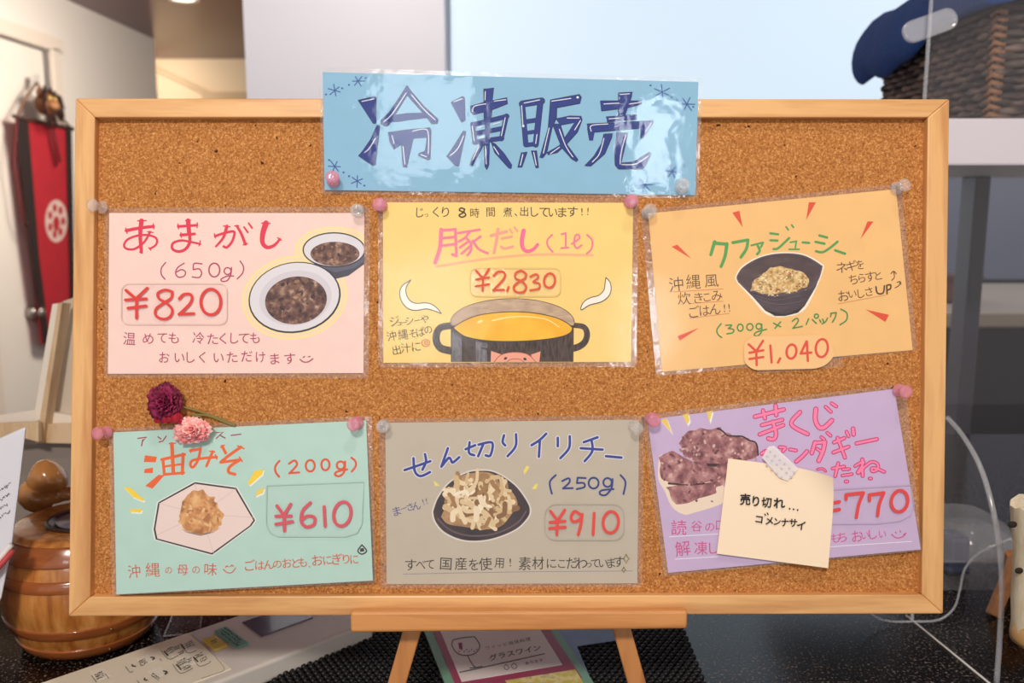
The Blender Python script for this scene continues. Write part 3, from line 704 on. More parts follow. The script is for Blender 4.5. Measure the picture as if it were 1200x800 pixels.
# --- orange card
ORG = (244, 194, 126)
root, slab = card('menu_card', 'orange menu card with a dark bowl of rice, top right of the board', 'menu card',
    [(759.5, 250), (1050, 221.5), (1069.5, 410), (776, 435.5)], [(750.5, 246), (1056, 215), (1075, 410.5), (769, 441)], ORG, flat, GC)
K = Ink(830, 250, 6.667); GR = (84, 158, 78)
K.strokes([[(50, 222), (35, 270), (20, 322)], [(45, 232), (145, 240)], [(145, 238), (132, 330), (100, 415)]], 28, GR, w1=24)
K.strokes([[(192, 228), (310, 207)], [(310, 207), (298, 275), (255, 342)]], 24, GR); K.strokes([[(337, 250), (428, 227)], [(428, 227), (412, 262)]], 16, GR); K.stroke([(388, 255), (402, 290), (382, 318)], 20, GR)
K.strokes([[(485, 155), (545, 163)], [(485, 210), (540, 212)], [(510, 278), (548, 270), (632, 192)]], 18, GR); K.strokes([[(608, 105), (625, 128)], [(652, 90), (665, 108)]], 14, GR)
K.strokes([[(642, 226), (690, 216)], [(688, 218), (680, 268)], [(632, 280), (710, 280)]], 13, GR); K.stroke([(738, 226), (788, 230)], 18, GR)
K.strokes([[(868, 172), (928, 188)], [(838, 222), (908, 236)], [(842, 295), (895, 302), (960, 262), (1010, 220)]], 19, GR); K.stroke([(992, 288), (1068, 314)], 20, GR)
K.cut().T(830, 350, 6.667)
K.strokes([[(100, 195), (68, 240), (76, 278), (105, 302)], [(137, 207), (183, 206), (157, 232)], [(157, 232), (198, 240), (190, 265), (145, 273)], loop(250, 225, 22, 27), loop(325, 220, 24, 26), loop(395, 215, 21, 22), [(418, 198), (415, 258), (385, 290), (360, 283), (378, 260), (455, 238)],
           [(510, 190), (565, 218)], [(565, 180), (522, 230)], [(657, 175), (690, 152), (703, 175), (662, 230)], [(660, 230), (735, 215)], [(785, 155), (765, 200)], [(812, 162), (845, 192)], loop(845, 135, 16, 16), [(870, 165), (880, 183)], [(893, 158), (901, 178)], [(932, 150), (915, 180), (890, 195)],
           [(962, 112), (955, 140)], [(957, 114), (1000, 107)], [(1000, 107), (992, 145), (970, 182)], [(1035, 80), (1082, 110), (1080, 165), (1030, 202)]], 11, (74, 140, 66))
K.build('heading_lettering', root, flat, ZP)
K = Ink(770, 230, 4.706); BR = (88, 54, 34)
K.chars([('沖', 105, 485, 18.5), ('縄', 200, 470, 19), ('風', 300, 466, 17), ('炊', 150, 562, 16), ('き', 228, 560, 13), ('こ', 275, 557, 11), ('み', 330, 548, 13), ('ご', 205, 635, 14), ('は', 262, 630, 13), ('ん', 320, 622, 13), ('!', 372, 616, 13), ('!', 398, 614, 13)], 14, BR, 4, -0.010)
K.strokes([[(65, 528), (365, 510)], [(185, 590), (365, 578)], [(180, 672), (400, 645)]], 3, (206, 120, 78))
K.cut().T(950, 220, 4.444)
K.chars([('ネ', 162, 415, 13), ('ギ', 212, 405, 12), ('を', 256, 400, 11), ('ち', 222, 477, 12), ('ら', 266, 469, 11), ('す', 310, 462, 12), ('と', 352, 457, 10.5), ('お', 172, 562, 13), ('い', 218, 553, 10), ('し', 262, 550, 11), ('さ', 304, 540, 10.5)], 14, BR, 8, -0.010)
K.strokes([[(340, 515), (346, 545), (365, 552), (380, 542), (384, 510)], [(396, 508), (398, 552)], [(396, 508), (416, 505), (415, 525), (398, 533)]], 8, BR); K.strokes([[(422, 482), (436, 465), (433, 437)], [(418, 447), (432, 434), (446, 447)], [(440, 520), (460, 508), (466, 490)], [(450, 492), (466, 488), (470, 502)]], 4.5, BR)
K.strokes([[(145, 603), (390, 558)]], 2.5, (206, 130, 88))
K.build('note_lettering', root, flat, ZP)
K = Ink(740, 200, 3.2)
for t in ([(378, 157), (405, 150), (417, 212)], [(665, 118), (692, 118), (655, 185)], [(885, 190), (908, 190), (858, 258)], [(150, 285), (172, 277), (225, 330)], [(172, 620), (255, 588), (182, 637)], [(878, 520), (966, 540), (952, 567)]): K.poly(t, (226, 80, 48)).cut()
K.build('ray_mark', root, flat, ZP)
def price3(K):
    R_ = (226, 84, 68); K.T(830, 350, 6.667)
    K.strokes([[(315, 355), (375, 410)], [(428, 328), (375, 410)], [(375, 410), (378, 518)], [(322, 422), (430, 402)], [(322, 470), (430, 455)], [(485, 365), (495, 497)], [(562, 465), (545, 498)], loop(650, 412, 38, 55, 8), [(768, 332), (722, 428)], [(722, 428), (805, 420)], [(770, 335), (778, 485)], loop(887, 385, 47, 70, 6)], 19, R_)
K = Ink(830, 350, 6.667); so = [K.m(p) for p in [(278, 345), (345, 292), (880, 282), (945, 330), (990, 440), (930, 512), (850, 545), (355, 558), (280, 500)]]
sticker(root, slab, round_quad(so, 6, 4), (245, 197, 138), price3, opaque=True)
tape = [K.m(p) for p in [(235, 560), (240, 380), (1050, 260), (1055, 500)]]
o = slab('clear_tape', [K.m(p) for p in [(385, 585), (385, 552), (1050, 440), (1055, 530)]], 0.0012, 0.0013, FILM_EDGE); o['label'] = 'strip of clear tape under the price sticker'
RICE = ramp_mat('rice_print', 330, [(0.3, (150, 104, 56)), (0.45, (206, 164, 100)), (0.6, (232, 202, 146)), (0.75, (246, 226, 182))], 0.7, 4)
BOWL = ramp_mat('dark_bowl_print', 45, [(0.35, (52, 40, 48)), (0.65, (84, 68, 76))], 0.6, 4, (1, 3, 1)); BOWLIN = ramp_mat('dark_bowl_inner_print', 45, [(0.35, (62, 46, 50)), (0.65, (92, 72, 72))], 0.6, 4, (1, 3, 1))
K = Ink(830, 250, 6.667)
ol = [(212, 490), (262, 412), (395, 337), (560, 302), (745, 316), (888, 392), (900, 435), (855, 560), (770, 730), (700, 785), (600, 808), (515, 808), (430, 770), (335, 660), (225, 540)]
K.poly(ol, (250, 238, 218), True); K.up()
K.poly([(222, 492), (330, 606), (520, 650), (765, 598), (892, 432), (840, 575), (752, 725), (690, 775), (600, 798), (520, 798), (445, 760), (352, 655), (232, 535)], BOWL); K.up()
rim = [(222, 490), (270, 420), (400, 345), (560, 312), (740, 325), (878, 400), (890, 430), (850, 540), (760, 598), (520, 648), (330, 604), (232, 530)]
K.poly(rim, (96, 78, 92), True); K.up(); K.poly([(x + (555 - x) * 0.035, y + (480 - y) * 0.05) for x, y in rim], BOWLIN, True); K.up()
heap = [(332, 600), (345, 540), (418, 480), (480, 428), (560, 412), (660, 438), (740, 462), (792, 520), (765, 572), (650, 612), (505, 632), (420, 625)]
K.poly(rough(heap, 6), RICE, True); K.up()
for _ in range(170):
    a = random.uniform(0, 6.28); r = math.sqrt(random.random()); x, y = 560 + 215 * r * math.cos(a), 530 + 98 * r * math.sin(a) + (18 if math.cos(a) < 0 else -4)
    if y < 412 + abs(x - 565) * 0.36: continue
    K.poly(ell(x, y, random.uniform(7, 15), random.uniform(4, 7), random.uniform(-60, 60), 7), random.choice([(240, 216, 168), (232, 200, 142), (246, 230, 192), (214, 172, 106), (196, 148, 84), (160, 96, 60), (150, 140, 70), (228, 190, 120)]))
K.stroke([(372, 660), (480, 700), (600, 708), (740, 680)], 6, (104, 88, 100)); K.stroke([(345, 632), (520, 676), (720, 640)], 4, (110, 92, 104)); K.poly([(455, 758), (600, 792), (745, 730), (700, 775), (600, 800), (520, 800)], (40, 30, 34))
K.build('rice_bowl_picture', root, flat, ZP, 1.5e-6)

# --- mint card
MINT = (182, 216, 205)
root, slab = card('menu_card', 'mint green menu card with a plate of miso and flowers above, bottom left', 'menu card',
    [(132.7, 506.5), (429, 492.5), (437, 680), (136.5, 696.3)], [(127.5, 502), (436, 487), (441, 683), (131.5, 697.6)], MINT, zmint, GC)
K = Ink(130, 440, 5.716); OR = (234, 98, 40)
for p_ in ([(228, 533), (308, 543), (300, 580), (220, 578)], [(226, 625), (282, 616), (280, 652), (222, 652)], [(320, 663), (358, 668), (278, 757), (230, 738)]): K.poly(p_, OR)
for p_, w_ in (([(348, 560), (358, 662)], 20), ([(340, 562), (492, 527)], 20), ([(484, 528), (478, 655)], 22), ([(358, 662), (488, 650)], 18), ([(408, 458), (418, 650)], 25), ([(358, 608), (480, 592)], 14), ([(390, 455), (432, 452)], 9), ([(480, 518), (500, 530)], 9)): K.stroke(p_, w_, OR, False)
K.stroke([(532, 502), (600, 490)], 20, OR); K.stroke([(600, 488), (585, 560), (552, 612), (532, 598), (548, 568), (620, 553), (708, 545)], 18, OR); K.stroke([(682, 508), (640, 605)], 18, OR); K.strokes([[(660, 505), (695, 512)], [(700, 530), (710, 560)], [(530, 495), (535, 515)]], 9, OR)
K.stroke([(745, 472), (768, 518)], 20, OR); K.stroke([(870, 478), (790, 535), (735, 580)], 20, OR); K.stroke([(740, 580), (868, 562)], 18, OR); K.stroke([(865, 562), (798, 608), (788, 645), (830, 660)], 20, OR); K.strokes([[(848, 470), (892, 488)], [(735, 478), (760, 465)], [(860, 545), (880, 575)]], 9, OR)
K.build('heading_lettering', root, zmint, ZP)
K = Ink(130, 440, 5.716); PR = (158, 46, 74)
K.strokes([[(180, 420), (240, 412), (215, 435)], [(213, 430), (205, 470)], [(315, 410), (335, 424)], [(322, 445), (348, 438), (370, 405)], [(470, 433), (482, 434)], [(705, 382), (752, 377), (706, 420)], [(735, 402), (765, 418)], [(805, 400), (870, 392)]], 8, PR, smooth=False)
K.cut().T(290, 500, 4.213); R4 = (222, 84, 50)
K.strokes([[(158, 168), (142, 187), (136, 207), (142, 228), (156, 246)], [(513, 152), (530, 166), (536, 184), (530, 202), (515, 220)], [(205, 182), (232, 166), (244, 188), (207, 230)], [(207, 228), (255, 225)], loop(310, 192, 22, 28), loop(385, 187, 20, 27), loop(460, 190, 19, 19), [(482, 172), (478, 220), (455, 243), (432, 236), (445, 220), (492, 210)]], 10.5, R4)
K.cut().T(130, 550, 5.716); R5 = (208, 96, 66)
K.chars([('沖', 155, 682, 17), ('縄', 280, 670, 18.5), ('の', 386, 675, 9), ('母', 480, 672, 14), ('の', 570, 672, 10), ('味', 668, 668, 16)], 14, R5, 2, -0.008)
K.strokes([[(752, 668), (780, 690), (812, 688), (835, 658)], [(768, 655), (776, 645), (786, 652)], [(800, 650), (810, 640), (820, 648)]], 7, R5)
K.T(290, 500, 4.213)
K.chars([('ご', 12, 682, 13), ('は', 60, 684), ('ん', 105, 680), ('の', 147, 678, 10), ('お', 195, 672), ('と', 238, 672), ('も', 272, 668), ('、', 306, 690, 9), ('お', 345, 658, 13), ('に', 395, 658), ('ぎ', 442, 652, 13), ('り', 487, 652), ('に', 527, 654)], 11.5, R5, 3, -0.006)
K.stroke([(565, 582), (545, 612), (565, 628), (588, 612), (565, 582)], 6, (50, 44, 44)); K.poly([(557, 600), (574, 598), (577, 614), (556, 616)], (50, 44, 44))
K.build('note_lettering', root, zmint, ZP)
def price4(K):
    R_ = (212, 88, 100); K.T(290, 500, 4.213)
    K.strokes([[(145, 390), (178, 435)], [(213, 382), (180, 435)], [(180, 435), (182, 513)], [(140, 441), (215, 440)], [(140, 481), (222, 468)], [(310, 375), (272, 415), (266, 468), (292, 494), (328, 480), (330, 448), (298, 440), (270, 455)], [(378, 395), (383, 490)], loop(468, 430, 42, 60, 12)], 16, R_)
K = Ink(290, 500, 4.213); sticker(root, slab, [K.m(p) for p in [(95, 290), (575, 272), (565, 480), (540, 525), (480, 543), (150, 542), (110, 525), (92, 480)]], (190, 221, 210), price4, zmint)
MISO = ramp_mat('miso_print', 130, [(0.34, (166, 104, 54)), (0.5, (212, 150, 90)), (0.66, (234, 184, 126))], 0.6, 4)
K = Ink(130, 550, 5.716)
pl = [(562, 84), (840, 122), (966, 340), (940, 378), (678, 570), (300, 468), (286, 400), (316, 220)]
K.poly([(x + (x - 620) * 0.03, y + (y - 330) * 0.03) for x, y in pl], (226, 232, 226)); K.up(); K.poly(pl, (52, 42, 48)); K.up(); K.poly([(620 + (x - 620) * 0.965, 328 + (y - 328) * 0.952) for x, y in pl], (236, 214, 206)); K.up()
for p_ in ((562, 92), (838, 128), (955, 320), (690, 560), (305, 440), (320, 225)): K.stroke([(600 + (p_[0] - 600) * 0.35, 300 + (p_[1] - 300) * 0.35), p_], 3, (212, 186, 178))
K.poly([(470, 395), (600, 445), (740, 385), (690, 420), (600, 442), (500, 420)], (198, 170, 156)); K.up()
K.poly(rough([(482, 210), (530, 150), (610, 140), (690, 190), (715, 250), (762, 305), (735, 370), (690, 410), (600, 430), (500, 405), (455, 350), (462, 290)], 8), MISO, True); K.up()
for _ in range(40):
    a = random.uniform(0, 6.28); r = math.sqrt(random.random()); K.poly(ell(605 + 125 * r * math.cos(a), 295 + 120 * r * math.sin(a), random.uniform(8, 24), random.uniform(5, 12), random.uniform(0, 180), 9), random.choice([(222, 170, 112), (196, 136, 80), (176, 112, 62), (232, 186, 130), (206, 150, 96)]))
K.build('miso_plate_picture', root, zmint, ZP, 1.5e-6)
K = Ink(130, 550, 5.716); YM = (248, 212, 58)
def dash(pts, c=YM):
    K.poly([(x + 6, y + 9) for x, y in pts], (240, 244, 236)); K.up(); K.poly(pts, c); K.up(); K.cut()
dash([(85, 120), (130, 120), (225, 205), (215, 212), (150, 185)]); dash([(125, 265), (210, 265), (200, 288), (130, 285)]); dash([(965, 180), (980, 138), (1029, 120), (1018, 158)], (236, 208, 96))
K.T(130, 440, 5.716); dash([(915, 720), (962, 640), (1022, 625), (1015, 660), (930, 735)])
K.build('spark_mark', root, zmint, ZP)

# --- grey card
GRY = (193, 183, 166)
root, slab = card('menu_card', 'grey menu card with a dark plate of fried radish strips, bottom centre', 'menu card',
    [(451.5, 495.3), (749, 491.5), (746.8, 683.3), (453, 684.2)], [(444, 490.5), (755, 486.5), (752, 688), (446, 689)], GRY, flat, GC)
K = Ink(460, 490, 4.286); BL = (44, 62, 148)
heads = [[(60, 260), (125, 238), (190, 215)], [(163, 180), (168, 218), (150, 258)], [(105, 200), (112, 265), (140, 290), (188, 270)], [(278, 150), (245, 243)], [(248, 240), (280, 200), (292, 205), (302, 222), (335, 195)],
         [(367, 155), (415, 135)], [(387, 120), (384, 172), (410, 185)], [(432, 132), (500, 122), (492, 185), (468, 186)], [(455, 132), (430, 190)], [(560, 85), (553, 118), (566, 136)], [(620, 80), (618, 140), (578, 190)],
         [(772, 77), (740, 108), (698, 135)], [(740, 112), (735, 193)], [(830, 98), (830, 140)], [(890, 90), (886, 150), (843, 200)], [(1030, 95), (960, 120)], [(945, 150), (1055, 157)], [(1000, 112), (1003, 165), (965, 215)], [(1072, 190), (1150, 197)]]
K.strokes(heads, 22, (226, 224, 232)); K.up(); K.strokes(heads, 13, BL); K.up()
K.cut().strokes([[(820, 285), (790, 320), (800, 378)], [(852, 315), (885, 301), (888, 322), (856, 352)], [(856, 352), (905, 350)], [(970, 300), (930, 298)], [(930, 298), (926, 325)], [(926, 325), (960, 325), (963, 345), (925, 355)], loop(1010, 325, 25, 27), loop(1080, 322, 21, 22), [(1105, 305), (1100, 350), (1070, 385), (1042, 380), (1050, 362), (1110, 355)], [(1145, 285), (1170, 320), (1160, 380)]], 9.5, (46, 60, 132))
K.build('heading_lettering', root, flat, ZP)
K = Ink(450, 580, 4); BK = (62, 50, 44)
K.strokes([[(90, 370), (600, 360), (1165, 355)]], 2.5, (128, 130, 150))
K.chars([('す', 125, 327), ('べ', 172, 325, 12), ('て', 215, 325, 12), ('国', 290, 322, 16), ('産', 360, 320, 16), ('を', 420, 325), ('使', 475, 322, 16), ('用', 540, 318), ('!', 592, 315), ('素', 660, 320, 17), ('材', 722, 318, 16), ('に', 785, 320, 12), ('こ', 833, 322, 11), ('だ', 880, 318), ('わ', 925, 318), ('っ', 960, 328, 10), ('て', 990, 320, 11), ('い', 1028, 320, 11), ('ま', 1065, 318, 12), ('す', 1102, 312, 13)], 13.5, BK, 1, -0.006)
for x, y, r in ((1135, 298, 22), (1124, 350, 14)): K.stroke([(x, y - r), (x + r * .3, y - r * .3), (x + r * .7, y), (x + r * .3, y + r * .3), (x, y + r), (x - r * .3, y + r * .3), (x - r * .7, y), (x - r * .3, y - r * .3), (x, y - r)], 4, (120, 104, 40), False)
K.cut().chars([('ま', 60, 75, 11), ('ー', 92, 62, 8), ('さ', 122, 55, 9), ('ん', 152, 50, 10), ('!', 184, 32, 10), ('!', 200, 28, 10)], 10, (84, 84, 140), 16, -0.008)
K.build('note_lettering', root, flat, ZP)
def price5(K):
    K.T(450, 580, 4)
    K.strokes([[(780, 75), (813, 118)], [(847, 70), (815, 118)], [(813, 118), (810, 185)], [(778, 128), (848, 122)], [(776, 156), (850, 150)], [(925, 95), (895, 76), (877, 100), (887, 124), (920, 112), (928, 85), (924, 130), (910, 185)], [(985, 85), (980, 184)], loop(1063, 127, 36, 50, 6)], 14, (226, 78, 72))
sticker(root, slab, rrect(638.5, 591, 731.5, 633, 13), (198, 189, 172), price5)
RAD = ramp_mat('radish_print', 120, [(0.3, (166, 128, 84)), (0.5, (216, 188, 146)), (0.7, (240, 222, 190))], 0.6, 4)
K = Ink(430, 470, 3.479)
pl = [(270, 450), (290, 395), (335, 335), (400, 295), (450, 284), (520, 290), (600, 340), (650, 405), (664, 445), (650, 480), (600, 525), (500, 562), (400, 566), (320, 535), (280, 490)]
K.poly([(465 + (x - 465) * 1.035, 425 + (y - 425) * 1.045) for x, y in pl], (222, 214, 206), True); K.up(); K.poly(pl, ramp_mat('dark_plate_print', 40, [(0.35, (44, 30, 38)), (0.65, (72, 54, 58))], 0.5), True); K.up()
K.stroke([(290, 480), (340, 525), (420, 548), (520, 540), (610, 498), (648, 450)], 7, (104, 84, 90)); K.up()
K.poly([(302, 470), (330, 410), (370, 315), (460, 288), (520, 300), (545, 340), (592, 370), (614, 420), (590, 460), (545, 510), (480, 522), (400, 512), (330, 500)], ramp_mat('radish_shade_print', 100, [(0.35, (150, 108, 68)), (0.65, (196, 158, 112))], 0.6), True); K.up()
for _ in range(95):
    a = random.uniform(0, 6.28); r = math.sqrt(random.random()); x, y = 455 + 135 * r * math.cos(a), 408 + 100 * r * math.sin(a); t = random.uniform(0, 3.14); L_ = random.uniform(16, 38)
    K.stroke([(x - L_ * math.cos(t), y - L_ * math.sin(t)), (x + random.uniform(-14, 14), y + random.uniform(-14, 14)), (x + L_ * math.cos(t), y + L_ * math.sin(t))], random.uniform(11, 24), random.choice([(240, 222, 188), (230, 206, 166), (246, 232, 204), (214, 184, 138), (222, 196, 152), (164, 124, 80), (236, 214, 176), (138, 100, 66)]))
    if _ % 12 == 0: K.up()
K.build('radish_plate_picture', root, flat, ZP, 1.5e-6)
K = Ink(430, 470, 3.479)
for p_ in ([(638, 285), (650, 262), (663, 268), (642, 300)], [(672, 358), (684, 340), (698, 335), (690, 358)], [(272, 322), (298, 345), (277, 345)]): K.poly(p_, (240, 222, 106)).cut()
K.build('spark_mark', root, flat, ZP)

# --- lavender card
LAV = (202, 178, 214)
root, slab = card('menu_card', 'lavender menu card with purple fried dough balls, partly covered by a note', 'menu card',
    [(758.7, 491.5), (1048, 455.5), (1079, 643.5), (783, 671)], [(752, 486), (1061, 449), (1080.6, 645), (778, 675)], LAV, zlav, GC)
K = Ink(880, 455, 6.4); PF, PO = (252, 132, 174), (206, 44, 120)
lst = [([(30, 212), (245, 158)], 24), ([(90, 165), (105, 225)], 22), ([(185, 130), (190, 200)], 24), ([(82, 275), (235, 235)], 22), ([(65, 345), (242, 275)], 22), ([(165, 250), (188, 340), (170, 380), (130, 375)], 24), ([(368, 178), (302, 268), (425, 342)], 24), ([(487, 155), (483, 235), (510, 290), (550, 292), (606, 240)], 28),
       ([(560, 138), (600, 175)], 18), ([(605, 112), (640, 135)], 18), ([(82, 488), (112, 470)], 22), ([(215, 440), (258, 445), (240, 470)], 18), ([(292, 457), (338, 465)], 18), ([(340, 548), (385, 510), (420, 472)], 22), ([(480, 405), (457, 485)], 24), ([(480, 408), (555, 402)], 22), ([(555, 402), (540, 470), (508, 542)], 26), ([(495, 452), (530, 475)], 16),
       ([(528, 365), (550, 382)], 16), ([(572, 332), (598, 355)], 16), ([(622, 405), (700, 372)], 20), ([(618, 480), (732, 437)], 20), ([(650, 370), (705, 518)], 20), ([(718, 325), (732, 358)], 18), ([(766, 302), (770, 345)], 24), ([(792, 412), (945, 380)], 20), ([(500, 606), (538, 602), (560, 620)], 10), ([(612, 600), (700, 585)], 16), ([(655, 560), (632, 658)], 18), ([(690, 607), (738, 604)], 15), ([(685, 653), (758, 642)], 15),
       ([(710, 697), (722, 697)], 18), ([(835, 532), (838, 655)], 20), ([(782, 582), (848, 548), (800, 630)], 16), ([(805, 635), (895, 555), (948, 565), (950, 605), (915, 622), (905, 600), (940, 600), (1000, 625)], 17), ([(890, 675), (902, 675)], 16)]
for p_, w_ in lst: K.stroke(p_, w_ + 12, PO)
K.up()
for p_, w_ in lst: K.stroke(p_, w_ - 2, PF)
K.build('heading_lettering', root, zlav, ZP)
K = Ink(760, 460, 4); MG = (208, 78, 140)
K.chars([('読', 142, 632, 19), ('谷', 225, 625, 14), ('の', 287, 630, 11), ('口', 336, 622, 14)], 14, MG, 3, -0.006).cut().chars([('解', 160, 730, 19), ('凍', 245, 728, 17), ('し', 306, 728, 14)], 14, MG, 3, -0.006)
K.cut().T(840, 520, 4.8); K.chars([('も', 665, 530, 11), ('ち', 705, 524, 12), ('お', 790, 518, 14), ('い', 835, 515, 10), ('し', 878, 508, 12), ('い', 932, 508, 10)], 12, MG, 5, -0.006)
K.strokes([[(982, 508), (1010, 528), (1045, 522), (1065, 500), (1050, 512)], [(1005, 495), (1008, 502)], [(1030, 488), (1034, 496)]], 6, MG)
K.up(); K.strokes([[(640, 578), (1095, 548)]], 4, (244, 238, 246)); K.T(760, 460, 4); K.strokes([[(98, 675), (325, 662)], [(125, 780), (325, 768)]], 3.5, (244, 238, 246))
K.build('note_lettering', root, zlav, ZP)
def price6(K):
    R_ = (224, 72, 72); K.T(840, 520, 4.8)
    K.strokes([[(640, 335), (690, 325)], [(640, 378), (690, 368)], [(728, 310), (727, 286)], [(727, 286), (825, 275)], [(825, 275), (800, 335), (785, 413)], [(860, 318), (858, 287)], [(858, 287), (940, 275)], [(940, 275), (915, 335), (905, 403)], loop(1028, 322, 46, 60, 10)], 19, R_, smooth=True)
K = Ink(840, 520, 4.8); sticker(root, slab, [K.m(p) for p in [(620, 260), (1095, 232), (1110, 360), (1090, 405), (1030, 435), (900, 450), (640, 452)]], (206, 184, 218), price6, zlav)
DO = ramp_mat('dough_print', 150, [(0.3, (98, 54, 60)), (0.46, (150, 94, 98)), (0.58, (182, 128, 128)), (0.72, (220, 182, 176))], 0.7, 5)
K = Ink(760, 460, 4)
K.poly([(48, 300), (45, 400), (75, 460), (110, 535), (165, 570), (215, 562), (355, 512), (355, 440), (100, 300)], (240, 220, 198), True); K.up()
K.poly([(365, 300), (375, 420), (330, 440), (250, 320)], DO); K.poly(rough([(145, 235), (170, 190), (240, 170), (330, 166), (400, 205), (470, 215), (510, 250), (512, 300), (440, 322), (370, 330), (230, 330), (165, 290)], 5), DO, True)
K.stroke([(322, 168), (345, 178), (370, 200), (400, 203), (440, 205), (470, 222), (500, 232), (510, 255), (514, 292)], 7, (40, 24, 30)); K.up()
K.poly(rough([(85, 440), (110, 505), (130, 528), (230, 500), (320, 470), (320, 420)], 5), DO, True); K.up(); K.stroke([(170, 320), (240, 335), (330, 340)], 14, (60, 34, 40)); K.stroke([(95, 425), (180, 430), (260, 425)], 10, (66, 38, 44)); K.up()
K.poly(rough([(50, 300), (110, 270), (180, 315), (260, 330), (335, 380), (340, 425), (260, 420), (180, 430), (100, 420), (60, 400)], 5), DO, True); K.up()
for _ in range(120):
    x, y = (random.uniform(150, 505), random.uniform(180, 320)) if _ % 2 else (random.uniform(60, 335), random.uniform(285, 510))
    if (_ % 2 and (y < 215 and x > 350 or y < 200 and x < 180)) or (not _ % 2 and (y > 440 and (x < 110 or x > 300) or y < 330 and x > 180)): continue
    K.poly(ell(x, y, random.uniform(5, 13), random.uniform(4, 8), random.uniform(0, 180), 7), random.choice([(172, 122, 122), (148, 92, 96), (104, 60, 68), (196, 152, 148), (120, 72, 78), (214, 178, 172)]))
K.build('fried_dough_picture', root, zlav, ZP, 1.5e-6)
K = Ink(760, 460, 4)
for p_ in ([(57, 130), (85, 120), (110, 190)], [(160, 105), (185, 95), (192, 130), (180, 150)], [(273, 90), (300, 83), (285, 140)]): dash(p_, (240, 206, 96))
K.build('spark_mark', root, zlav, ZP)
# ------------------------------------------------------------------ sold-out note, taped over the lavender card
note = thing('sticky_note', 'square cream note with black handwriting taped over the lavender card', 'note', B(905, 660, 0.003 + zlav(905, 660)), BASIS)
c4 = [(853.5, 537), (980, 553), (970.5, 665.5), (840, 648.5)]
def zn(u, v):            # corner at the upper right curls towards the viewer
    k = max(0.0, u + (1 - v) - 1.5); return 0.0032 + 0.0006 * (v) + 0.026 * k * k
def qp(u, v):
    a, b, c, d = c4; t = (a[0] + (b[0] - a[0]) * u, a[1] + (b[1] - a[1]) * u); q = (d[0] + (c[0] - d[0]) * u, d[1] + (c[1] - d[1]) * u)
    return (t[0] + (q[0] - t[0]) * v, t[1] + (q[1] - t[1]) * v)
mb = MB(); n = 18; vs = []; fs = []
for j in range(n + 1):
    for i in range(n + 1):
        u, v = i / n, j / n; x, y = qp(u, v); k = max(0.0, u + (1 - v) - 1.5)
        vs.append(B(x - 10 * k * k * 1.5, y + 12 * k * k * 2.2, zn(u, v) + zlav(x, y)))
for j in range(n):
    for i in range(n): fs.append([j * (n + 1) + i, (j + 1) * (n + 1) + i, (j + 1) * (n + 1) + i + 1, j * (n + 1) + i + 1])
mb.smooth = True; mb.add(vs, fs); mb.build('paper_sheet', plain('note_paper', (254, 230, 200), 0.8, noise=0.01, nscale=50), note)
K = Ink(840, 520, 4.8); BKN = (36, 32, 32)
K.chars([('売', 160, 312, 14), ('り', 220, 322, 12), ('切', 280, 330, 13), ('れ', 352, 332, 12), ('コ', 238, 425, 9.5), ('メ', 296, 432, 9.5), ('ン', 340, 438, 9), ('ナ', 384, 442, 9.5), ('サ', 430, 444, 9.5), ('イ', 474, 458, 10.5)], 11, BKN, -4, 0.018)
for x, y in ((410, 364), (432, 367), (455, 371)): K.poly(ell(x, y, 5, 5, 0, 10), BKN)
K.strokes([[(270, 394), (274, 402)], [(284, 388), (289, 398)]], 6, BKN)
K.build('handwriting', note, zlav, 0.0045)
tape = thing('washi_tape', 'short strip of white dotted mesh tape holding the cream note', 'tape', B(915, 560, 0.004), BASIS)
tp = [(900.5, 523), (907, 522), (936, 549), (923, 563), (914, 560), (893, 536)]
def slab_at(name, out, z0, z1, m, par):
    mb = MB(); mb.prism([B(x, y, z0 + zlav(x, y)) for x, y in out], [B(x, y, z1 + zlav(x, y)) for x, y in out]); return mb.build(name, m, par)
slab_at('tape_strip', tp, 0.0050, 0.0052, clear_film('washi_white', haze=0.55, refl=0.4, hazecol=(0.98, 0.93, 0.93)), tape)
K = Ink(840, 520, 4.8)
for i in range(6):
    for j in range(3):
        x, y = 300 + 27 * i - 22 * j + (6 if j % 2 else 0), 45 + 23 * i + 26 * j
        if 20 < y < 192 and not (x < 275 and y > 90): K.poly(ell(x, y, 8, 7, 20, 6), (205, 190, 200))
K.build('dot_pattern', tape, zlav, 0.00525)

# ------------------------------------------------------------------ push pins
def pin_mat(name, c, tr):
    return clear_film(name, haze=tr, refl=4.0, rough=0.06, hazecol=lin(c)[:3])
PCLEAR = pin_mat('clear_pin_plastic', (255, 248, 246), 0.2); PPINK = pin_mat('pink_pin_plastic', (252, 160, 184), 0.40)
STEEL = plain('pin_steel', (180, 176, 170), 0.25, 1.0)
def make_pin(m):
    r = bpy.data.objects.new('push_pin', None); COL.objects.link(r); r.empty_display_size = 0.005
    mb = MB(); mb.lathe([(0.0, 0.0015), (0.0046, 0.0015), (0.0050, 0.0022), (0.0047, 0.0030), (0.0030, 0.0040), (0.0026, 0.0056), (0.0027, 0.0085), (0.0034, 0.0102), (0.0046, 0.0112), (0.0049, 0.0122), (0.0046, 0.0130), (0.0020, 0.0133), (0.0, 0.0132)], n=28)
    mb.build('handle', m, r)
    mb = MB(); mb.lathe([(0.0, -0.0055), (0.0005, -0.003), (0.0005, 0.0016), (0.0, 0.0016)], n=8); mb.build('point', STEEL, r)
    return r
protos = {}
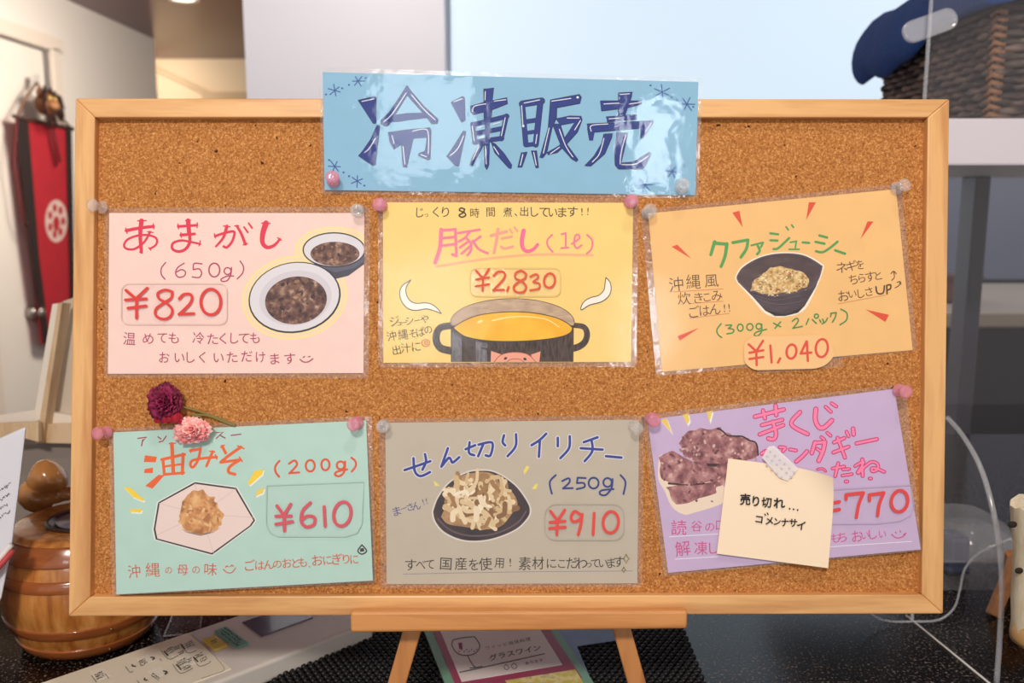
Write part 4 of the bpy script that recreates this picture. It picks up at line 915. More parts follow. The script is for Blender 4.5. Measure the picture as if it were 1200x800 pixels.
pins = [
    (391, 213, 'p', zsign, 'pink push pin in the lower left corner of the blue header sign'), (798, 221.5, 'c', zsign, 'clear push pin in the lower right corner of the blue header sign'),
    (122, 243.5, 'c', flat, 'clear push pin at the top left of the pink card'), (420.5, 247, 'c', flat, 'clear push pin at the top right of the pink card'),
    (447, 241, 'p', flat, 'pink push pin at the top left of the yellow card'), (738, 237, 'p', flat, 'pink push pin at the top right of the yellow card'),
    (758, 250, 'c', flat, 'clear push pin at the top left of the orange card'), (1049, 221, 'c', flat, 'clear push pin at the top right of the orange card'),
    (127, 506, 'p', zmint, 'pink push pin at the top left of the mint card'), (419.5, 495, 'p', zmint, 'pink push pin at the top right of the mint card'),
    (450, 498.5, 'c', flat, 'clear push pin at the top left of the grey card'), (743.5, 498.5, 'c', flat, 'clear push pin at the top right of the grey card'),
    (763, 490, 'p', zlav, 'pink push pin at the top left of the lavender card'), (1052, 457, 'p', zlav, 'pink push pin at the top right of the lavender card')]
for x, y, kd, zf, lab in pins:
    if kd not in protos: r = protos[kd] = make_pin(PCLEAR if kd == 'c' else PPINK)
    else:
        r = protos[kd].copy(); COL.objects.link(r)
        for chd in protos[kd].children:
            q = chd.copy(); COL.objects.link(q); q.parent = r
    r.location = B(x, y, zf(x, y) + 0.0002)
    tilt = Matrix.Rotation(random.uniform(-0.12, 0.12), 3, 'X') @ Matrix.Rotation(random.uniform(-0.16, 0.16) + (0.25 if kd == 'c' and x > 1000 else 0) - (0.3 if x < 130 else 0), 3, 'Y')
    r.scale = (0.92, 0.92, 0.95)
    r.rotation_euler = (BASIS @ tilt).to_euler()
    tag(r, lab, 'push pin', 'push pins holding the signs')

# ------------------------------------------------------------------ carnations
def flower(px, py, rad, cols, label, stem_pts, squash, seed):
    rnd = random.Random(seed)
    o = B(px, py, 0.006); root = thing('carnation', label, 'flower', o, BASIS, 'carnations pinned above the mint card')
    R = rad * S; mb = MB(); mb.smooth = True
    ex, ey, ez = BASIS.col[0], BASIS.col[1], BASIS.col[2]
    for ring, (nr, rr, hh, tl) in enumerate(((13, 1.0, 0.25, 0.25), (12, 0.82, 0.40, 0.5), (10, 0.60, 0.55, 0.8), (8, 0.40, 0.66, 1.1), (5, 0.2, 0.72, 1.3))):
        for k in range(nr):
            a = 2 * math.pi * (k + 0.5 * (ring % 2)) / nr + rnd.uniform(-.2, .2); rr2 = rr * rnd.uniform(0.88, 1.12)
            d = ex * math.cos(a) + ey * math.sin(a); t = ez.cross(d)
            wd = R * 0.36 * rnd.uniform(0.8, 1.2); mb.cur = rnd.randrange(len(cols)); vs = []; fs = []; m = 6
            for i in range(4):
                u = i / 3
                for j in range(m + 1):
                    v = j / m * 2 - 1
                    edge = 1 - 0.18 * v * v - (0.10 * (j % 2) if i == 3 else 0)
                    rad_ = R * rr2 * u * edge; hgt = R * (hh * 0.55 + tl * 0.30 * u * u + 0.10 * math.sin(v * 5 + k) * u)
                    ww = wd * (0.3 + 0.7 * u) * v
                    q = d * (rad_ * (1 - 0.12 * tl)) + t * ww; q = ex * q.dot(ex) * squash[0] + ey * q.dot(ey) * squash[1]
                    vs.append(o + q + ez * hgt)
            for i in range(3):
                for j in range(m): fs.append([i * (m + 1) + j, i * (m + 1) + j + 1, (i + 1) * (m + 1) + j + 1, (i + 1) * (m + 1) + j])
            mb.add(vs, fs)
    mb.build('petals', [plain('petal_%d_%d_%d' % c, c, 0.7) for c in cols], root, solid=0.0003)
    mb = MB(); mb.sphere(o + ez * 0.001, R * 0.42, (1, 1, 0.5), 12, BASIS); mb.build('calyx', plain('calyx_green', (92, 108, 52), 0.7), root)
    mb = MB(); mb.tube([B(x, y, z) for x, y, z in smooth_path(stem_pts, 5)], 0.0008, 6); mb.build('stem', plain('stem_green', (132, 118, 62), 0.7), root)
    return root
fl = flower(195.5, 470.5, 25, [(122, 18, 58), (98, 12, 44), (140, 24, 72), (112, 14, 48), (152, 36, 84)], 'dark maroon carnation above the mint card', [(198, 474, .006), (216, 477, .004), (240, 484, .003), (262, 492, .002), (275, 499, .0018)], (0.86, 1.02), 3)
mb = MB(); mb.smooth = True; mb.cur = 0
for k in range(7):
    x0, y0 = 188 + 5 * k * 0.7 + random.uniform(-4, 4), 484 + random.uniform(-2, 4); p = [(x0 - 6, y0), (x0, y0 - 5), (x0 + 6, y0), (x0 + 3, y0 + 9), (x0 - 3, y0 + 9)]
    mb.face([B(x, y, 0.007 + 0.0006 * k + (0.003 if i > 2 else 0)) for i, (x, y) in enumerate(p)])
pt = mb.build('lower_petals', plain('petal_red', (168, 26, 48), 0.7), fl, solid=0.0003); pt['label'] = 'brighter red lower petals'
flower(226.5, 503, 22, [(246, 160, 158), (252, 190, 184), (240, 138, 142), (250, 176, 172), (253, 206, 198)], 'pale pink carnation overlapping the top edge of the mint card', [(226, 503, .006), (236, 490, .006), (224, 486, .004), (244, 487, .003), (262, 494, .002), (276, 499, .0018)], (1.1, 0.82), 5)

# ------------------------------------------------------------------ things on the counter, left
barrel_mat = ramp_mat('stave_wood', 26, [(0.3, (150, 84, 34)), (0.5, (192, 122, 58)), (0.7, (214, 150, 84))], 0.24, 4, (4, 4, 0.5), coat=0.5)
band_mat = ramp_mat('barrel_band', 30, [(0.3, (142, 76, 36)), (0.7, (176, 100, 52))], 0.22, 3, (1, 1, 4), coat=0.6)
bb = on_z(108, 770, COUNTER_Z); bd = Vector((bb.x, bb.y, 0)).normalized()
bc = bb + bd * 0.048; bc.z = COUNTER_Z
br = thing('wooden_barrel', 'round honey brown wooden barrel jar with dark hoops behind the board', 'barrel', bc)
prof = [(0.048, 0.0), (0.053, 0.004), (0.060, 0.018), (0.068, 0.040), (0.0705, 0.055), (0.069, 0.070), (0.064, 0.090), (0.058, 0.104)]
def rad_at(z):
    for (r0, z0), (r1, z1) in zip(prof, prof[1:]):
        if z0 <= z <= z1: return r0 + (r1 - r0) * (z - z0) / (z1 - z0)
    return prof[-1][0]
mb = MB(); mb.lathe([(0.0, 0.0)] + prof + [(0.054, 0.107), (0.050, 0.1072), (0.0, 0.1072)], bc, 56); mb.build('body', barrel_mat, br)
for z0, z1 in ((0.002, 0.013), (0.024, 0.034), (0.068, 0.078), (0.088, 0.104)):
    mb = MB(); mb.lathe([(rad_at(z0) - 0.002, z0), (rad_at(z0) + 0.0012, z0 + 0.0004)] + [(rad_at(z0 + (z1 - z0) * t) + 0.0016, z0 + (z1 - z0) * t) for t in (0.1, 0.5, 0.9)] + [(rad_at(z1) + 0.0012, z1 - 0.0004), (rad_at(z1) - 0.002, z1)], bc, 56)
    hp = mb.build('hoop', band_mat, br)
    mb = MB(); a = math.atan2(-bc.y, -bc.x) + 0.25; zm = (z0 + z1) / 2
    mb.sphere(bc + Vector(((rad_at(zm) + 0.0016) * math.cos(a), (rad_at(zm) + 0.0016) * math.sin(a), zm)), 0.0011, n=10); mb.build('nail', plain('brass_nail', (150, 130, 90), 0.3, 0.9), hp)
mb = MB(); hc = bc + Vector((0.004, -0.004, 0.1072)); mb.lathe([(0.030, 0.0), (0.031, 0.0025), (0.027, 0.0025), (0.0255, 0.0006), (0.0, 0.0006)], hc, 36); mb.build('lid_recess', plain('dark_lid', (58, 40, 34), 0.3), br)
mb = MB(); mb.lathe([(0.022, 0.0008), (0.022, 0.0022), (0.0, 0.0022)], hc, 30); ld = mb.build('metal_disc', plain('lid_metal', (150, 142, 150), 0.3, 0.6), br)
mb = MB(); kp = at(54, 561, bc.length and (bc - CAM).dot(FWD) + 0.035)
mb.sphere(kp, 0.0175, (1.05, 0.85, 0.95), 20, fn=lambda d: 1 + 0.12 * math.sin(3 * d.x + 2 * d.z)); mb.sphere(kp + Vector((-0.010, 0, -0.016)), 0.015, (1.2, 0.8, 1.1), 16); mb.sphere(kp + Vector((0.016, 0, -0.014)), 0.010, (1.4, 0.8, 0.7), 14); mb.tube([kp + Vector((0, 0, -0.01)), kp + Vector((0, 0, kp.z * 0 - (kp.z - bc.z - 0.106)))], [0.014, 0.018], 16)
mb.build('carved_knob', ramp_mat('knob_wood', 22, [(0.3, (176, 112, 54)), (0.7, (214, 154, 90))], 0.2, 3, coat=0.6), br)

# wooden display rack at the far left
LW = wood('pale_rack_wood', (226, 196, 158), (204, 168, 126), 'z', 0.5)
def q3(pts, dep0, th, m, name, par, bev=0.0008):
    f_ = [at(x, y, dep0) for x, y in pts]; b_ = [v + FWD * th for v in f_]
    mb = MB(); mb.prism(b_, f_); return mb.build(name, m, par, bevel=bev)
rack = thing('wooden_rack', 'pale wooden tabletop display rack behind the left edge of the board', 'rack', Vector((at(40, 560, 1.02).x, at(40, 560, 1.02).y, COUNTER_Z)))
q3([(61, 356), (68, 355), (49, 492), (38, 495)], 1.02, 0.012, plain('rack_face', (238, 226, 210), 0.6), 'side_upright', rack)
q3([(68, 355), (73, 354), (49, 519), (41, 520), (46, 492)], 1.012, 0.020, LW, 'upright_edge', rack)
q3([(73, 353), (140, 330), (140, 498), (55, 496), (53, 488)], 1.045, 0.006, plain('rack_back', (206, 190, 170), 0.6, noise=0.05, nscale=20), 'back_panel', rack)
q3([(-40, 497), (45, 494), (45, 518), (30, 514), (0, 517), (-40, 525)], 1.00, 0.008, LW, 'front_rail', rack)
q3([(50, 497), (140, 494), (140, 521), (46, 519)], 1.02, 0.008, LW, 'front_rail', rack)
q3([(-40, 492), (41, 480), (120, 492), (120, 497), (0, 498), (-40, 500)], 1.03, 0.02, plain('rack_face', (238, 226, 210)), 'tray_floor', rack)
bx = at(60, 519, 1.03); mb = MB(); mb.box((bx.x - 0.01, bx.y + 0.04, (bx.z + COUNTER_Z) / 2), (0.22, 0.07, bx.z - COUNTER_Z)); mb.build('base_box', plain('rack_grey', (150, 138, 128), 0.6), rack, bevel=0.002)

class Flat:
    """print on a level sheet"""
    def __init__(s, x0, y0, k, z): s.mb = MB(); s.T(x0, y0, k); s.z = z; s.n = 0
    def T(s, x0, y0, k): s.x0, s.y0, s.k = x0, y0, k; return s
    def pt(s, x, y): return on_z(s.x0 + x / s.k, s.y0 + y / s.k, s.z + s.n * 2e-6)
    def stroke(s, pts, w):
        pts = smooth_path(pts, 5); s.n += 1
        for a, b in zip(pts, pts[1:]):
            dx, dy = b[0] - a[0], b[1] - a[1]; l = math.hypot(dx, dy) or 1; nx, ny = -dy / l * w / 2, dx / l * w / 2
            s.mb.face([s.pt(a[0] + nx, a[1] + ny), s.pt(b[0] + nx, b[1] + ny), s.pt(b[0] - nx, b[1] - ny), s.pt(a[0] - nx, a[1] - ny)])
    def text(s, t, x, y, dx, dy, size, off=0.0):
        for j, cc in enumerate(t):
            vs, fs = glyph(cc, off); cx, cy = x + dx * j, y + dy * j
            s.mb.add([s.pt(cx + a * size + b * size * -0.25, cy - b * size * 0.75 + a * size * dy / max(dx, 1)) for a, b in vs], fs)
    def scrawl(s, x, y, w, h, ang, rows, lw, rnd):
        """print too small to read in the photo: short dark ticks in rows"""
        a = math.radians(ang); u_, v_ = (math.cos(a), math.sin(a)), (-math.sin(a), math.cos(a))
        for r in range(rows):
            t = -w / 2; b = (r - (rows - 1) / 2) * h
            while t < w / 2:
                l = rnd.uniform(0.5, 1.0) * h * 0.8; k = rnd.uniform(-.35, .35) * h
                q = [(t, b + k), (t + l * rnd.uniform(.2, 1), b + rnd.uniform(-.35, .35) * h)]
                s.stroke([(x + m * u_[0] + n * v_[0], y + m * u_[1] + n * v_[1]) for m, n in q], lw); t += l * 0.75
# white paper bag with printing at the left edge
bag = thing('paper_bag', 'white paper bag with small dark writing at the left edge', 'bag', on_z(-30, 745, COUNTER_Z))
dbg = 0.70
def bag_pts(e): return [at(x, y, dbg + e) for x, y in [(-90, 560), (-20, 522), (31, 499), (24, 560), (14, 640), (2, 700), (-20, 745), (-90, 765)]]
mb = MB(); mb.prism(bag_pts(0.03), bag_pts(0.0)); mb.build('paper_wrap', plain('white_bag_paper', (222, 222, 230), 0.5), bag, bevel=0.002)
rb = random.Random(11); K2 = MB()
for x, y in ((6, 572), (4, 584), (2, 596), (5, 604)):
    for q_ in range(9):
        a_, b_ = x - 8 + q_ * 1.7, y + 3 - q_ * 1.0
        c_ = [(a_, b_ + rb.uniform(-2, 2)), (a_ + rb.uniform(.4, 2), b_ + rb.uniform(-2, 2))]
        l_ = math.hypot(c_[1][0] - c_[0][0], c_[1][1] - c_[0][1]) or 1; nx, ny = -(c_[1][1] - c_[0][1]) / l_ * .45, (c_[1][0] - c_[0][0]) / l_ * .45
        K2.face([at(px_ , py_, dbg - 0.0006 - q_ * 1e-5) for px_, py_ in ((c_[0][0] + nx, c_[0][1] + ny), (c_[1][0] + nx, c_[1][1] + ny), (c_[1][0] - nx, c_[1][1] - ny), (c_[0][0] - nx, c_[0][1] - ny))])
K2.build('printed_marks', ink((92, 92, 104)), bag)
for k, (dx, c) in enumerate(((0, (232, 226, 222)), (7, (186, 66, 66)))):
    st = thing('straw', ['white paper straw leaning beside the white bag', 'red paper straw leaning beside the white bag'][k], 'straw', at(-34 + dx, 694, dbg - 0.008))
    mb = MB(); mb.tube([at(-34 + dx, 694, dbg - 0.008), at(13 + dx * 0.3, 638 + dx, dbg - 0.008)], 0.0022, 12); mb.build('tube', plain('straw_%d' % k, c, 0.5), st)

# ------------------------------------------------------------------ wall remote lying in front of the barrel
ZR = COUNTER_Z + 0.020
A = on_z(150, 764, ZR); Bq = on_z(275, 721.5, ZR); Cq = on_z(411, 738, ZR)
u = (Bq - A); u.z = 0; u.normalize(); v = Vector((u.y, -u.x, 0))       # u along the body, v to the right
wdt = (Cq - A).dot(v); L0, L1 = -0.085, (Cq - A).dot(u) + 0.025
rem = thing('remote_control', 'long cream remote control with grey display and coloured buttons under the board', 'remote control', A + u * 0.05 + v * wdt / 2 - Vector((0, 0, 0.02)), Matrix((u, v, Vector((0, 0, 1)))).transposed() if False else None)
def R3(s, t, z=0.0): return A + u * s + v * (t * wdt) + Vector((0, 0, z))
RC = plain('remote_cream', (246, 236, 212), 0.4); RG = plain('remote_grey', (228, 220, 210), 0.4)
def rslab(name, s0, s1, t0, t1, z0, z1, m, bev=0.001, par=None):
    mb = MB(); o = [(s0, t0), (s0, t1), (s1, t1), (s1, t0)]; mb.prism([R3(s, t, z0) for s, t in o], [R3(s, t, z1) for s, t in o]); return mb.build(name, m, par or rem, bevel=bev, seg=3)
mb = MB(); o = [(L0, 0.03), (L0, 0.97), (L1, 0.97), (L1, 0.03)]; o2 = [(L0, 0), (L0, 1), (L1, 1), (L1, 0)]
mb.prism([R3(s, t, -0.0195) for s, t in o], [R3(s, t, 0) for s, t in o2]); mb.build('body', RG, rem, bevel=0.003, seg=3)
def spos(px, py):
    p = on_z(px, py, ZR) - A; return p.dot(u), p.dot(v) / wdt
cov_end = spos(263, 786)[0] if False else (spos(233, 746)[0] + spos(263, 785)[0]) / 2
rslab('flap_cover', L0 + 0.002, cov_end, 0.04, 0.90, 0, 0.0012, RC)
def btn(name, px0, py0, px1, py1, hw, m, h=0.002):
    s0, t0 = spos(px0, py0); s1, t1 = spos(px1, py1); s = (s0 + s1) / 2
    return rslab(name, s - hw, s + hw, min(t0, t1), max(t0, t1), 0, h, m, 0.0008)
g_ = btn('button', 256, 739, 287, 757, 0.0055, plain('button_green', (112, 170, 152), 0.4)); g_['label'] = 'green button'
y_ = btn('button', 243, 749, 261, 760, 0.0055, plain('button_yellow', (222, 190, 74), 0.4)); y_['label'] = 'yellow button'
s0, t0 = spos(283, 727.5); s1, t1 = spos(306, 748); s2, t2 = spos(345, 733)
dsp = rslab('display_window', (s0 + s1) / 2, (s0 + s1) / 2 + 0.05, t0 + 0.04, t1 - 0.02, 0, 0.0012, plain('display_dark', (92, 92, 112), 0.12, coat=0.6), 0.0006); dsp['label'] = 'dark grey display'
# printed key legends, most of them too small to read
rb = random.Random(5)
FL = Flat(180, 730, 10, ZR + 0.0016)
for c_ in ([(85, 320), (180, 420), (290, 375)], [(225, 480), (315, 585), (460, 525)], [(460, 390), (530, 500), (640, 470), (670, 440)], [(310, 240), (400, 345), (500, 320)]): FL.stroke(c_, 6)
for c_ in ([(120, 325), (168, 382)], [(265, 480), (325, 545)], [(468, 395), (522, 452)], [(322, 245), (366, 305)]): FL.stroke(c_, 17)
for x, y, w_, r_ in ((190, 320, 90, 3), (270, 285, 60, 2), (325, 340, 70, 2), (420, 245, 95, 3), (330, 455, 100, 3), (385, 515, 90, 2), (415, 435, 50, 2), (530, 375, 85, 2), (585, 420, 85, 2)): FL.scrawl(x, y, w_, 24, -28, r_, 8, rb)
FL.stroke([(110, 560), (155, 572), (130, 600)], 13)
FL.T(80, 740, 10)
for c_ in ([(668, 405), (720, 470), (755, 462)], [(805, 570), (835, 605)], [(270, 510), (330, 590)], [(430, 490), (475, 545)], [(1070, 315), (1095, 340)]): FL.stroke(c_, 6)
for c_ in ([(960, 298), (1010, 303), (985, 328)], [(755, 380), (745, 400), (790, 402)], [(1110, 458), (1155, 468), (1130, 494)], [(900, 540), (888, 562), (930, 566)]): FL.stroke(c_, 13)
for x, y, w_, r_ in ((360, 510, 90, 3), (870, 355, 80, 3), (1020, 525, 100, 2)): FL.scrawl(x, y, w_, 24, -28 if w_ < 95 else 35, r_, 8, rb)
FL.mb.build('key_legends', ink((66, 62, 58)), rem)
FL = Flat(180, 730, 10, ZR + 0.0023)
FL.scrawl(905, 155, 250, 34, 38, 3, 10, rb); FL.scrawl(705, 215, 60, 26, -20, 2, 10, rb)
FL.mb.build('button_legends', ink((46, 66, 60)), rem)
FL = Flat(180, 730, 10, ZR + 0.0014); FL.stroke([(455, 140), (570, 245), (690, 360), (795, 475), (828, 535), (790, 570), (560, 645)], 7); s_ = FL.mb.build('flap_seam', ink((168, 156, 140)), rem)
for px0, py0, px1, py1 in ((148, 783, 190, 766), (163, 798, 203, 781), (193, 772, 212, 757), (207, 783, 228, 768), (110, 796, 122, 787), (210, 765, 226, 754)):
    s0, t0 = spos(px0, py0); s1, t1 = spos(px1, py1)
    rslab('key', (s0 + s1) / 2 - 0.004, (s0 + s1) / 2 + 0.006, min(t0, t1) - 0.06, max(t0, t1) + 0.06, 0.0010, 0.00135, plain('key_cream', (250, 242, 222), 0.4), 0.0003)

# small clear stand behind the remote
CL = clear_film('clear_acrylic', haze=0.02, refl=1.0, rough=0.02); CLE = clear_film('acrylic_edge', haze=0.24, refl=1.5, rough=0.1, hazecol=(0.85, 0.87, 0.92))
st = thing('acrylic_stand', 'small clear acrylic stand on the counter behind the remote', 'stand', on_z(215, 740, COUNTER_Z))
p0, p1 = on_z(192, 745, COUNTER_Z + 0.001), on_z(234, 741, COUNTER_Z + 0.001); hh = Vector((0.004, 0.012, 0.045))
mb = MB(); mb.prism([p0, p1, p1 + hh, p0 + hh + Vector((0.014, 0, 0))], [q + Vector((0, 0.003, 0)) for q in (p0, p1, p1 + hh, p0 + hh + Vector((0.014, 0, 0)))]); mb.build('panel', CL, st)
mb = MB(); mb.tube([p0, p1], 0.0008, 6); mb.tube([p1, p1 + hh], 0.0008, 6); mb.tube([p0, p0 + hh + Vector((0.014, 0, 0))], 0.0007, 6); mb.build('edge', CLE, st)

# ------------------------------------------------------------------ rubber mat, wine menu, blue sheet
mat_z = COUNTER_Z
c0, c1 = on_z(385, 742, mat_z), on_z(792, 742, mat_z); yb = c0.y + 0.03; yf = on_z(600, 840, mat_z).y
RUB = plain('black_rubber', (24, 22, 24), 0.45)
mat_o = thing('rubber_mat', 'black knobbly rubber mat on the counter under the easel', 'mat', Vector(((c0.x + c1.x) / 2, (yb + yf) / 2, mat_z)))
x0m, x1m = c0.x - 0.03, c1.x + 0.008
mb = MB(); mb.box(((x0m + x1m) / 2, (yb + yf) / 2, mat_z + 0.001), (x1m - x0m, yb - yf, 0.002)); mb.build('mat_base', RUB, mat_o, bevel=0.0005)
mb = MB(); pitch = 0.0062; j = 0; y = yf + 0.003
while y < yb - 0.002:
    x = x0m + 0.004 + (pitch / 2 if j % 2 else 0)
    while x < x1m - 0.002:
        mb.lathe([(0.0026, 0.0), (0.0024, 0.0022), (0.0014, 0.0034), (0.0, 0.0037)], (x, y, mat_z + 0.002), 8); x += pitch
    y += pitch * 0.87; j += 1
kb = mb.build('knobs', RUB, mat_o); kb['kind'] = 'stuff'
zt = COUNTER_Z + 0.0062
A2 = on_z(497, 740, zt); B2 = on_z(521, 800, zt); C2 = on_z(645, 738, zt)
uu = (A2 - B2).normalized(); vv = Vector((uu.y, -uu.x, 0)); wm = (C2 - A2).dot(vv)
menu = thing('wine_menu', 'white glass-wine menu with magenta and green borders lying under the easel ledge', 'menu', A2 + vv * wm / 2 - Vector((0, 0, 0.001)))
def mp(s, t, z=0.0): return A2 + uu * s + vv * (t * wm) + Vector((0, 0, z))
def mslab(name, s0, s1, t0, t1, z0, z1, m):
    mb = MB(); o = [(s0, t0), (s0, t1), (s1, t1), (s1, t0)]; mb.prism([mp(s, t, z0) for s, t in o], [mp(s, t, z1) for s, t in o]); return mb.build(name, m, menu)
def mpoly(name, pts, z0, z1, m):
    q = [on_z(x, y, zt) for x, y in pts]; back = uu * 0.05; q[0] = q[0] + back; q[1] = q[1] + back      # runs on behind the ledge
    mb = MB(); mb.prism([p + Vector((0, 0, z0)) for p in reversed(q)], [p + Vector((0, 0, z1)) for p in reversed(q)]); return mb.build(name, m, menu)
mpoly('backing_board', [(497, 740), (653, 737), (699, 806), (534, 834)], 0, 0.0012, plain('menu_green', (120, 168, 140), 0.5))
mpoly('border_sheet', [(507, 740), (643, 737), (682, 796), (541, 822)], 0.0012, 0.0016, plain('menu_magenta', (164, 44, 84), 0.5))
mpoly('paper_sheet', [(516, 740), (633, 737), (659, 781), (541, 801)], 0.0016, 0.0019, plain('menu_white', (240, 228, 224), 0.6))
mb = MB(); q = [on_z(x, y, zt) for x, y in ((592, 800), (674, 787), (684, 803), (604, 818))]; mb.prism([p + Vector((0, 0, .0019)) for p in reversed(q)], [p + Vector((0, 0, .0022)) for p in reversed(q)])
pk = mb.build('picture_strip', ramp_mat('menu_food', 90, [(0.4, (214, 190, 70)), (0.55, (236, 220, 150)), (0.7, (150, 120, 60))], 0.5), menu); pk['label'] = 'yellow picture strip at the foot'
Fm = Flat(380, 690, 2.727, zt + 0.0021)
Fm.stroke([(412, 162), (408, 180), (425, 205), (455, 212), (485, 203), (497, 180), (480, 152)], 3); Fm.stroke([(412, 162), (445, 155), (480, 152)], 3); Fm.stroke([(458, 212), (470, 235), (482, 250)], 3); Fm.stroke([(465, 252), (485, 250), (505, 246)], 3)
for k in range(8): Fm.stroke([(430 + 8 * k, 198 - (k % 2) * 6), (432 + 8 * k, 200 - (k % 2) * 6)], 5)
Fm.stroke([(432, 266), (570, 236), (705, 206)], 3); Fm.text('グラスワイン', 540, 218, 28, -6, 27, 0.012); Fm.text('ワインと琉球料理', 522, 188, 18.5, -4, 16, -0.004); Fm.text('あります', 648, 236, 15, -3, 14, 0.004)
Fm.stroke([(580, 240), (590, 250), (582, 258), (574, 248), (582, 240)], 2); Fm.stroke([(605, 236), (616, 246), (608, 255), (598, 246), (606, 236)], 2)
Fm.mb.build('printed_lettering', ink((70, 58, 60)), menu)
gl = MB(); gl.face([Fm.pt(x, y) - Vector((0, 0, 0.0001)) for x, y in ((428, 172), (440, 170), (442, 190), (432, 192))]); gl.build('wine_drop', ink((150, 52, 84)), menu)
bs = [(646, 736), (730, 734), (742, 800), (752, 840), (706, 840), (690, 800)]
zb = COUNTER_Z + 0.0060
mb = MB(); q = [on_z(x, y, zb) for x, y in ((640, 737), (724, 735), (722, 750), (676, 757), (694, 800), (706, 840), (690, 840), (660, 780))]
mb.prism([p - Vector((0, 0, 0.0003)) for p in q], [p + Vector((0, 0, 0.0003)) for p in q]); tag(mb.build('blue_leaflet', plain('leaflet_blue', (122, 146, 182), 0.5, noise=0.12, nscale=40)), 'blue leaflet sticking out from beside the wine menu', 'leaflet')

# ------------------------------------------------------------------ right side of the counter
# clear side guard: stands on edge, comes towards the camera, front edge sweeps down in a curve
g0, g1 = on_z(1062, 722, COUNTER_Z), on_z(1172, 812, COUNTER_Z)
curve = [(1110, 489), (1128, 510), (1148, 545), (1162, 590), (1171, 640), (1174, 690), (1172, 740), (1168, 800), (1167, 830)]
gd = (g1 - g0).normalized(); gn = Vector((gd.y, -gd.x, 0))
guard = thing('acrylic_side_guard', 'clear acrylic side guard with a curved front edge on the counter', 'acrylic guard', g0)
def on_plane(px, py):
    r = ray(px, py); t = (g0 - CAM).dot(gn) / r.dot(gn); return CAM + r * t
cp = [on_plane(x, y) for x, y in smooth_path(curve, 4)]
cp = [p for p in cp if p.z > COUNTER_Z + 0.002]
out = [g0] + [on_plane(1062, 520), on_plane(1085, 492)] + cp + [g0 + gd * ((cp[-1] - g0).dot(gd))]
mb = MB(); mb.prism([p - gn * 0.0012 for p in out], [p + gn * 0.0012 for p in out]); mb.build('panel', clear_film('guard_acrylic', haze=0.004, refl=0.35, rough=0.02), guard)
mb = MB(); mb.tube(cp, 0.0022, 8); e_ = mb.build('curved_edge', CLE, guard); e_['label'] = 'milky grey rounded edge'
mb = MB(); mb.tube([g0 + Vector((0, 0, .001)), g0 + gd * 0.14 + Vector((0, 0, .001))], 0.0009, 6); mb.build('bottom_edge', clear_film('edge_bright', haze=0.7, refl=1.0, hazecol=(1, .97, .93)), guard)
# thin clear cable loop
yc = on_z(1070, 730, COUNTER_Z + 0.002).y
cb = [(1005, 702), (1020, 718), (1038, 727), (1070, 728), (1100, 726), (1118, 712), (1125, 690), (1130, 668), (1142, 652), (1160, 641), (1185, 631), (1215, 622)]
mb = MB(); mb.tube([on_y(x, y, yc) for x, y in smooth_path(cb, 5)], 0.0011, 8); mb.tube([on_y(1069, 716, yc), on_y(1069, 728, yc)], 0.0016, 8)
tag(mb.build('clear_cable', CLE), 'thin clear cable curving above the counter beside the board corner', 'cable')
# clear food tub
tb = thing('plastic_tub', 'clear plastic tub with a lid at the back of the counter on the right', 'tub', on_z(1150, 697, COUNTER_Z))
yt = tb.location.y; tx0, tx1 = on_y(1090, 700, yt).x, on_y(1212, 700, yt).x
TUB = clear_film('tub_plastic', haze=0.10, refl=1.0, rough=0.08, hazecol=(0.75, 0.75, 0.80)); TUB2 = clear_film('tub_lid_plastic', haze=0.17, refl=1.2, rough=0.06, bump=0.2, bscale=40, hazecol=(0.8, 0.82, 0.88))
zr = on_y(1150, 657, yt).z; zl_ = on_y(1150, 616, yt + 0.02).z; cx = (tx0 + tx1) / 2; hw = (tx1 - tx0) / 2
def rring(hx, hy, z, r): return [Vector((cx + x, yt + 0.055 + y, z)) for x, y in rrect(-hx, -hy, hx, hy, r, 4)]
def shell(rings):
    mb = MB(); n = len(rings[0]); vs = [p for r in rings for p in r]; mb.smooth = True
    mb.add(vs, [[j * n + k, j * n + (k + 1) % n, (j + 1) * n + (k + 1) % n, (j + 1) * n + k] for j in range(len(rings) - 1) for k in range(n)]); return mb
mb = shell([rring(hw * .93, .046, COUNTER_Z + .001, .015), rring(hw, .053, zr - .004, .018), rring(hw + .003, .056, zr - .003, .019), rring(hw + .003, .056, zr, .019)]); mb.face(list(reversed(rring(hw * .93, .046, COUNTER_Z + .001, .015)))); mb.build('bowl', TUB, tb)
mb = shell([rring(hw + .004, .057, zr - .001, .019), rring(hw + .004, .057, zr + .003, .019), rring(hw - .004, .049, zr + .004, .017), rring(hw - .014, .040, zl_ - .004, .022), rring(hw - .022, .032, zl_, .020)]); mb.face(rring(hw - .022, .032, zl_, .020)); mb.build('lid', TUB2, tb)
bp = on_y(1117, 652, yt + .05); mb = MB(); mb.box((bp.x + 0.002, yt + .055, zr - 0.012), (0.022, 0.03, 0.040)); mb.box((bp.x + 0.002, yt + .055, COUNTER_Z + 0.008), (0.026, 0.034, 0.010)); tag(mb.build('blue_packet', plain('packet_blue', (40, 50, 82), 0.4), bevel=0.006), 'small blue packet inside the clear plastic tub', 'packet')
